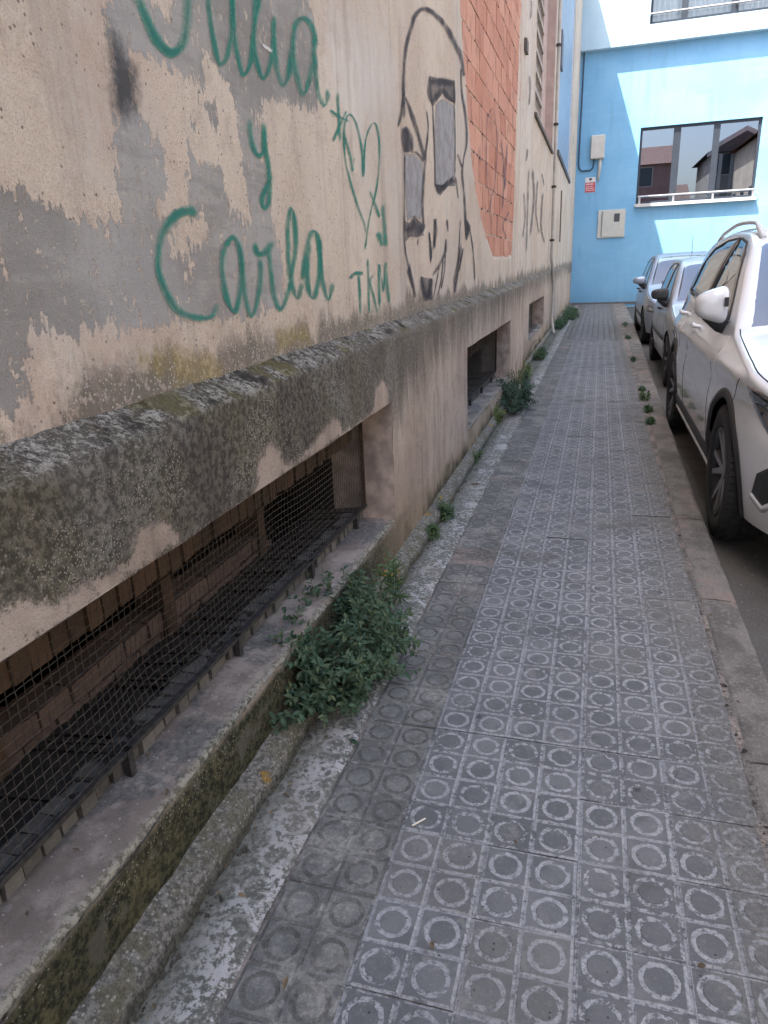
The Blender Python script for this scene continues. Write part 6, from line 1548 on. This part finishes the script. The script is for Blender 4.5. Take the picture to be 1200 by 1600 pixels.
HATCH = dict(L=3.75, W=1.64, sc=1.0, loc=(1.58, 8.15, -0.118), sill=0.22, fb=0.22, rb=0.26, ax=(0.72, 3.15), ar=0.335, wr=0.29, tw=0.175, tumble=0.33,
    top=[(0, 0.62), (0.06, 0.68), (0.25, 0.74), (0.6, 0.82), (0.95, 0.89), (1.05, 0.915), (1.3, 1.06), (1.55, 1.21), (1.8, 1.33), (2.0, 1.39), (2.4, 1.425), (2.9, 1.415), (3.3, 1.37), (3.5, 1.25), (3.65, 1.0), (3.75, 0.65)],
    belt=[(0, 0.58), (0.25, 0.70), (0.6, 0.775), (1.0, 0.845), (1.4, 0.885), (2.0, 0.905), (3.0, 0.935), (3.75, 0.95)],
    plan=[(0, 0.66), (0.05, 0.76), (0.15, 0.87), (0.35, 0.95), (0.7, 0.99), (1.2, 1.0), (2.9, 1.0), (3.3, 0.97), (3.6, 0.90), (3.75, 0.80)],
    sec=[(0.1, -0.08), (0.25, -0.035), (0.45, -0.005), (0.58, 0.0), (0.72, -0.012), (0.85, -0.035), (0.95, -0.06)],
    paint=M_SILVER, win=[[(1.33, 0.925), (1.80, 1.25), (1.95, 1.315), (2.12, 1.335), (2.14, 0.93)], [(2.22, 0.935), (2.20, 1.34), (2.65, 1.335), (2.95, 1.27), (3.05, 0.965)]],
    seams=[[(1.15, 0.28), (1.14, 0.6), (1.2, 0.87)], [(2.18, 0.28), (2.18, 0.6), (2.18, 0.92)]], rub=[0.50],
    handles=[(2.0, 0.80)], handlemat=M_PLAST, ws=(1.08, 1.93), rw=(3.36, 3.6), rimmat=(M_PLAST, M_RIML), spokes=7,
    mirror=(1.34, 0.90), mirsize=(0.10, 0.06, 0.065), mirmat=M_PLAST, wsmat=None, aerial=(2.1, 0.28),
    lamp=[[(0.10, 0.56), (0.30, 0.57), (0.42, 0.66), (0.30, 0.69), (0.12, 0.66)]])
HATCH['wsmat'] = M_CGL
h2, h2c = make_car(HATCH, 'silver hatchback with black wing mirror and tall aerial, parked behind the white SUV', 'cars parked along the kerb')
xs_, zs_ = h2c.section(1.28)
MB().box((-0.50, 1.26, float(h2c.top(1.28)) - 0.035), (-0.42, 1.275, float(h2c.top(1.28)) + 0.06)).build('windscreen_sticker', simple('green_sticker', (0.02, 0.35, 0.22), 0.5), h2)
MPV = dict(HATCH); MPV.update(L=4.15, W=1.72, loc=(1.60, 12.85, -0.118), ax=(0.80, 3.40), ar=0.35, wr=0.305,
    top=[(0, 0.66), (0.06, 0.72), (0.25, 0.80), (0.6, 0.88), (0.9, 0.95), (1.0, 0.975), (1.25, 1.13), (1.5, 1.29), (1.75, 1.42), (1.95, 1.48), (2.4, 1.52), (3.0, 1.515), (3.6, 1.47), (3.85, 1.32), (4.05, 1.02), (4.15, 0.65)],
    belt=[(0, 0.62), (0.25, 0.75), (0.6, 0.83), (1.0, 0.90), (1.4, 0.94), (2.0, 0.96), (3.0, 0.985), (4.15, 1.0)],
    plan=[(0, 0.66), (0.05, 0.76), (0.15, 0.87), (0.35, 0.95), (0.7, 0.99), (1.2, 1.0), (3.3, 1.0), (3.7, 0.97), (4.0, 0.90), (4.15, 0.80)],
    paint=M_SILVERB, win=[[(1.30, 0.985), (1.75, 1.31), (1.9, 1.385), (2.15, 1.42), (2.18, 0.99)], [(2.26, 0.995), (2.24, 1.425), (2.8, 1.42), (3.2, 1.36), (3.3, 1.02)]],
    seams=[[(1.2, 0.28), (1.19, 0.6), (1.22, 0.92)], [(2.22, 0.28), (2.22, 0.6), (2.22, 0.97)]], rub=[0.46],
    handles=[(2.02, 0.84), (3.0, 0.86)], handlemat=M_PLAST, ws=(1.03, 1.9), rw=(3.66, 3.95), spokes=7,
    mirror=(1.36, 0.955), mirsize=(0.11, 0.07, 0.065), mirmat=M_SILVERB, aerial=(2.0, 0.32))
h3, h3c = make_car(MPV, 'blue grey car with body coloured wing mirror, the one nearest the blue wall', 'cars parked along the kerb')

# ================================================================ weeds in the cracks
M_LEAFD = mat_leaf('dark_weed_leaf', (0.030, 0.066, 0.040), (0.082, 0.140, 0.082))
M_LEAFG = mat_leaf('fresh_weed_leaf', (0.040, 0.082, 0.032), (0.088, 0.15, 0.055))
M_LEAFY = mat_leaf('yellowish_weed_leaf', (0.085, 0.12, 0.025), (0.19, 0.22, 0.06))
M_STEM = simple('weed_stem', (0.07, 0.075, 0.035), 0.8, 0.3, 40)
M_DRY = simple('dry_stem', (0.13, 0.105, 0.07), 0.9, 0.3, 40)

def add_leaf(V, F, p, d, up, ln, wd, rnd):
    """one folded, bent leaf of eight faces"""
    d = Vector(d).normalized(); s_ = d.cross(Vector(up)).normalized(); n = s_.cross(d)
    p = Vector(p); b = len(V)
    droop = rnd.uniform(0.05, 0.35)
    prof = ((0.0, 0.06), (0.3, 0.85), (0.62, 0.9), (1.0, 0.04))
    for t, w in prof:
        c = p + d * ln * t - n * ln * droop * t * t
        fold = 0.22 * wd * w
        V += [tuple(c - s_ * wd * w * 0.5 + n * fold), tuple(c), tuple(c + s_ * wd * w * 0.5 + n * fold)]
    for i in range(3):
        a = b + i * 3
        F += [(a, a + 1, a + 4, a + 3), (a + 1, a + 2, a + 5, a + 4)]

def weed(name, label, loc, rad, nst, leaf, lw, mat, seed, per=26, droopy=0.5, lean=(0, 0), group=None, flat=0.0, cat='plant', mat2=None, up0=1.0):
    """stems fan out from the crack and carry leaves along them"""
    rn = random.Random(seed)
    root = empty(name, loc); tag(root, label, cat, group)
    V, F = [], []; V2, F2 = [], []; sb = MB()
    rx, ry, rz = rad
    for i in range(nst):
        a = rn.uniform(0, 2 * math.pi); q = math.sqrt(rn.random())
        el = rn.random() ** 0.7
        base = Vector((rx * 0.35 * q * math.cos(a), ry * 0.5 * q * math.sin(a), 0))
        a2 = a + rn.uniform(-0.6, 0.6)
        tip = Vector((rx * math.cos(a2) * math.sqrt(max(0.02, 1 - el * el * 0.85)) + lean[0] * el, ry * math.sin(a2) * math.sqrt(max(0.02, 1 - el * el * 0.85)) + lean[1] * el, rz * (0.12 + 0.88 * el)))
        tip *= rn.uniform(0.72, 1.06)
        mid = base.lerp(tip, 0.5) + Vector((0, 0, rz * 0.22 * up0)) + Vector([rn.uniform(-1, 1) * 0.12 * r for r in rad])
        pts = [base * (1 - t) ** 2 + mid * 2 * t * (1 - t) + tip * t * t for t in np.linspace(0, 1, 9)]
        sb.tube(pts, [0.0022 * (1.1 - 0.8 * t) for t in np.linspace(0, 1, 9)], 4, cap=False)
        n = int(per * rn.uniform(0.7, 1.2))
        for k in range(n):
            t = 0.22 + 0.8 * (k + rn.random()) / n
            t = min(t, 1.0); f = t * 8; j = min(int(f), 7); P = pts[j].lerp(pts[j + 1], f - j)
            ax = (pts[j + 1] - pts[j]).normalized()
            ang = k * 2.4 + rn.uniform(-0.5, 0.5)
            u = ax.cross(Vector((0.3, 0.2, 0.93))).normalized(); w = ax.cross(u)
            d = u * math.cos(ang) + w * math.sin(ang) + ax * rn.uniform(0.25, 0.9) + Vector((0, 0, rn.uniform(-droopy, 0.35)))
            if d.length < 0.1: continue
            sc = rn.uniform(0.65, 1.2) * (1.0 - 0.35 * max(0, t - 0.75) * 4)
            upv = Vector((rn.uniform(-.5, .5) + 0.25, rn.uniform(-.5, .5) - 0.25, 1.0))
            tv, tf = (V2, F2) if (mat2 is not None and rn.random() < 0.35) else (V, F)
            add_leaf(tv, tf, P, d, upv, leaf * sc, lw * sc, rn)
    def mk(nm, v, f, m):
        me = bpy.data.meshes.new(nm); me.from_pydata(v, [], f); me.update(); return link(nm, me, m, root)
    o = mk('foliage', V, F, mat); o['kind'] = 'stuff'
    if V2: o = mk('foliage', V2, F2, mat2); o['kind'] = 'stuff'
    o = sb.build('stem', M_STEM, root); o['kind'] = 'stuff'
    return root

weed('weed_bush', 'big dark green leafy weed bushing out over the mossy sill nearest the camera', (-0.755, 1.90, 0.0), (0.25, 0.43, 0.30), 260, 0.031, 0.016, M_LEAFD, 1, 26, 0.6, (-0.05, 0.03), mat2=mat_leaf('mid_weed_leaf', (0.045, 0.075, 0.04), (0.11, 0.15, 0.075)))
weed('weed_bush', 'bushy grey green weed in front of the second basement opening', (-0.70, 6.65, 0.0), (0.215, 0.55, 0.36), 80, 0.036, 0.014, mat_leaf('greyish_weed_leaf', (0.028, 0.06, 0.042), (0.075, 0.125, 0.085)), 2, 30, 0.4, (-0.02, 0.1))
weed('weed_sprig', 'thin upright dark sprig rising behind the big near bush', (-0.80, 2.25, 0.06), (0.03, 0.03, 0.32), 3, 0.022, 0.010, M_LEAFD, 3, 20, 0.3)
weed('narrow_leaf_weed', 'fresh green weed with narrow pointed leaves at the back edge of the big bush', (-0.725, 2.38, 0.03), (0.06, 0.10, 0.22), 7, 0.060, 0.009, M_LEAFG, 4, 20, 0.1)
weed('narrow_leaf_weed', 'yellow green weed low at the front of the second bush', (-0.775, 6.08, 0.0), (0.07, 0.20, 0.16), 16, 0.035, 0.013, M_LEAFY, 5, 18, 0.3, mat2=M_LEAFG)
weed('small_weed', 'little green weed in the crack under the plain plinth, nearer of two', (-0.745, 3.22, 0.0), (0.045, 0.07, 0.085), 14, 0.030, 0.010, M_LEAFG, 6, 12, 0.3)
weed('small_weed', 'little dark weed in the crack under the plain plinth, farther of two', (-0.735, 3.52, 0.0), (0.055, 0.08, 0.11), 18, 0.032, 0.010, M_LEAFD, 7, 12, 0.3, mat2=M_LEAFG)
weed('small_weed', 'trailing green weed between the plinth and the cement past the patched paving', (-0.765, 4.75, 0.0), (0.05, 0.16, 0.07), 14, 0.030, 0.011, M_LEAFG, 8, 12, 0.3)
weed('small_weed', 'pale yellow green weed growing along the plinth behind the second bush', (-0.80, 8.3, 0.0), (0.09, 0.75, 0.24), 40, 0.045, 0.016, M_LEAFY, 9, 18, 0.3, mat2=M_LEAFG)
weed('small_weed', 'green tuft just before the foot of the drainpipe', (-0.76, 10.5, 0.0), (0.11, 0.40, 0.17), 30, 0.045, 0.016, M_LEAFG, 10, 18, 0.3, mat2=M_LEAFD)
weed('weed_tuft', 'nearer green tuft at the wall foot beyond the drainpipe', (-0.74, 15.9, 0.0), (0.17, 0.8, 0.20), 40, 0.07, 0.022, M_LEAFD, 11, 18, 0.3, mat2=M_LEAFG)
weed('weed_tuft', 'farthest broad green tuft at the wall foot near the blue building', (-0.66, 18.6, 0.0), (0.22, 1.4, 0.27), 54, 0.08, 0.026, M_LEAFD, 12, 18, 0.3, mat2=M_LEAFG)
for i, (x, y, r_, lb) in enumerate([(0.462, 6.10, 0.034, 'nearest small weed in the kerb joint beside the white SUV'), (0.466, 6.62, 0.038, 'second small weed in the kerb joint beside the white SUV'),
                                  (0.478, 7.25, 0.06, 'largest bright weed in the kerb joint beside the white SUV'), (0.482, 7.75, 0.03, 'last small weed in the kerb joint at the tail of the white SUV')]):
    weed('kerb_weed', lb, (x, y, 0.0), (r_, r_ * 2.6, r_ * 1.2), 16, 0.034, 0.013, M_LEAFG if i == 2 else M_LEAFD, 20 + i, 12, 0.3, group='weeds along the kerb joint', mat2=M_LEAFG)
for i, (y, r_, lb) in enumerate([(10.2, 0.05, 'small dark weed in the kerb joint by the silver hatchback'), (13.2, 0.05, 'small dark weed in the kerb joint by the farthest car'), (15.9, 0.09, 'farthest weed in the kerb joint, near the end of the street')]):
    weed('kerb_weed', lb, (0.452 + bend(y) * 0.45, y, 0.0), (r_, r_ * 2.6, r_), 12, 0.04, 0.016, M_LEAFD, 30 + i, 10, 0.3, group='weeds along the kerb joint')
# dry twigs standing beside the second bush
dt = empty('dry_twig', (-0.80, 7.35, 0.0)); tag(dt, 'bare brown twig arching up behind the second bush', 'twig')
rn = random.Random(4)
for i in range(5):
    a = rn.uniform(-0.2, 0.35); h = rn.uniform(0.3, 0.62)
    MB().tube([(0, i * .05 - .1, 0), (0.03 + a * 0.15, i * .08 - .1, h * .5), (a * 0.5, i * .14, h * .9), (a * 0.85, i * .2, h)], [0.006, 0.005, 0.004, 0.002], 5).build('twig', M_DRY, dt, smooth=True)

# litter and grit
def flat_leaf(name, label, loc, ln, wd, rz, mat):
    V, F = [], []
    add_leaf(V, F, (0, 0, 0.004), (math.cos(rz), math.sin(rz), 0.08), (0, 0, 1), ln, wd, random.Random(3))
    me = bpy.data.meshes.new(name); me.from_pydata(V, [], F); me.update()
    o = link(name, me, mat, None, loc); tag(o, label, 'leaf')
flat_leaf('fallen_leaf', 'dark fallen leaf on the grimy tile just in front of the big bush', (-0.588, 1.575, 0.003), 0.04, 0.016, 2.6, M_LEAFD)
flat_leaf('fallen_leaf', 'brown fallen leaf on the cement between the two small weeds', (-0.70, 4.15, 0.004), 0.06, 0.03, 0.4, M_DRY)
o = MB().tube([(-0.366, 1.317, 0.004), (-0.340, 1.345, 0.006)], 0.0022, 6).build('straw_bit', simple('bleached_straw', (0.62, 0.57, 0.48), 0.8))
tag(o, 'short bleached stalk lying across the seam of the dark and light tiles', 'straw')
rn = random.Random(9); V, F = [], []
for _ in range(150):
    y = 0.7 + 9 * rn.random() ** 1.6; side = rn.random()
    x = -0.73 + rn.gauss(0, 0.03) if side < 0.45 else (rn.uniform(-0.98, -0.82) if side < 0.6 and y < 2.8 else (0.43 + rn.gauss(0, 0.03) if side < 0.8 else rn.uniform(-0.6, 0.4)))
    z = 0.242 if x < -0.815 else 0.008
    a = rn.uniform(0, 6.28); l_ = rn.uniform(0.008, 0.026)
    add_leaf(V, F, (x, y, z), (math.cos(a), math.sin(a), rn.uniform(-.1, .3)), (rn.uniform(-.5, .5), rn.uniform(-.5, .5), 1), l_, l_ * rn.uniform(0.25, 0.6), rn)
me = bpy.data.meshes.new('leaf_litter'); me.from_pydata(V, [], F); me.update()
tag(link('leaf_litter', me, simple('dead_leaf', (0.14, 0.10, 0.06), 0.9, 0.5, 14)), kind='stuff')
# bits of stone and soil in the gutter line of the wall and the kerb: one scattered mass
def grit(name, n, fx, mat, smin, smax, seed):
    rn = random.Random(seed); b = MB()
    for _ in range(n):
        x, y, z = fx(rn); s_ = rn.uniform(smin, smax) * (rn.random() ** 1.5 + 0.35)
        pts = [Vector((rn.uniform(-1, 1), rn.uniform(-1, 1), rn.uniform(-.1, .9))) for _ in range(5)]
        n0 = len(b.v); b.v += [(x + p.x * s_, y + p.y * s_, z + p.z * s_) for p in pts]
        b.f += [(n0, n0 + 1, n0 + 2), (n0, n0 + 2, n0 + 3), (n0, n0 + 3, n0 + 4), (n0 + 1, n0 + 4, n0 + 2), (n0 + 2, n0 + 4, n0 + 3), (n0, n0 + 4, n0 + 1)]
    o = b.build(name, mat); tag(o, kind='stuff'); return o
def yr(rn, a=0.6, b=14): return a + (b - a) * rn.random() ** 1.8
o = grit('soil_grit', 900, lambda r: (-0.742 + r.gauss(0, 0.012) - 0.012 * max(0, 0), yr(r), 0.004), simple('dark_soil', (0.05, 0.043, 0.035), 0.95, 0.4, 60), 0.003, 0.010, 1)
o = grit('kerb_grit', 240, lambda r: (0.437 + r.gauss(0, 0.008), yr(r, 1.2, 12), 0.001), simple('black_grit', (0.028, 0.026, 0.024), 0.95, 0.4, 60), 0.002, 0.008, 2)
o = grit('road_grit', 700, lambda r: (0.60 + abs(r.gauss(0, 0.12)), yr(r, 1.4, 9), -0.117), simple('pale_grit', (0.19, 0.175, 0.16), 0.95, 0.4, 60), 0.003, 0.010, 3)
o = grit('pavement_grit', 500, lambda r: (r.uniform(-0.6, 0.43), yr(r, 0.7, 7), 0.0), simple('mixed_grit', (0.10, 0.095, 0.085), 0.95, 0.5, 60), 0.0012, 0.0035, 4)
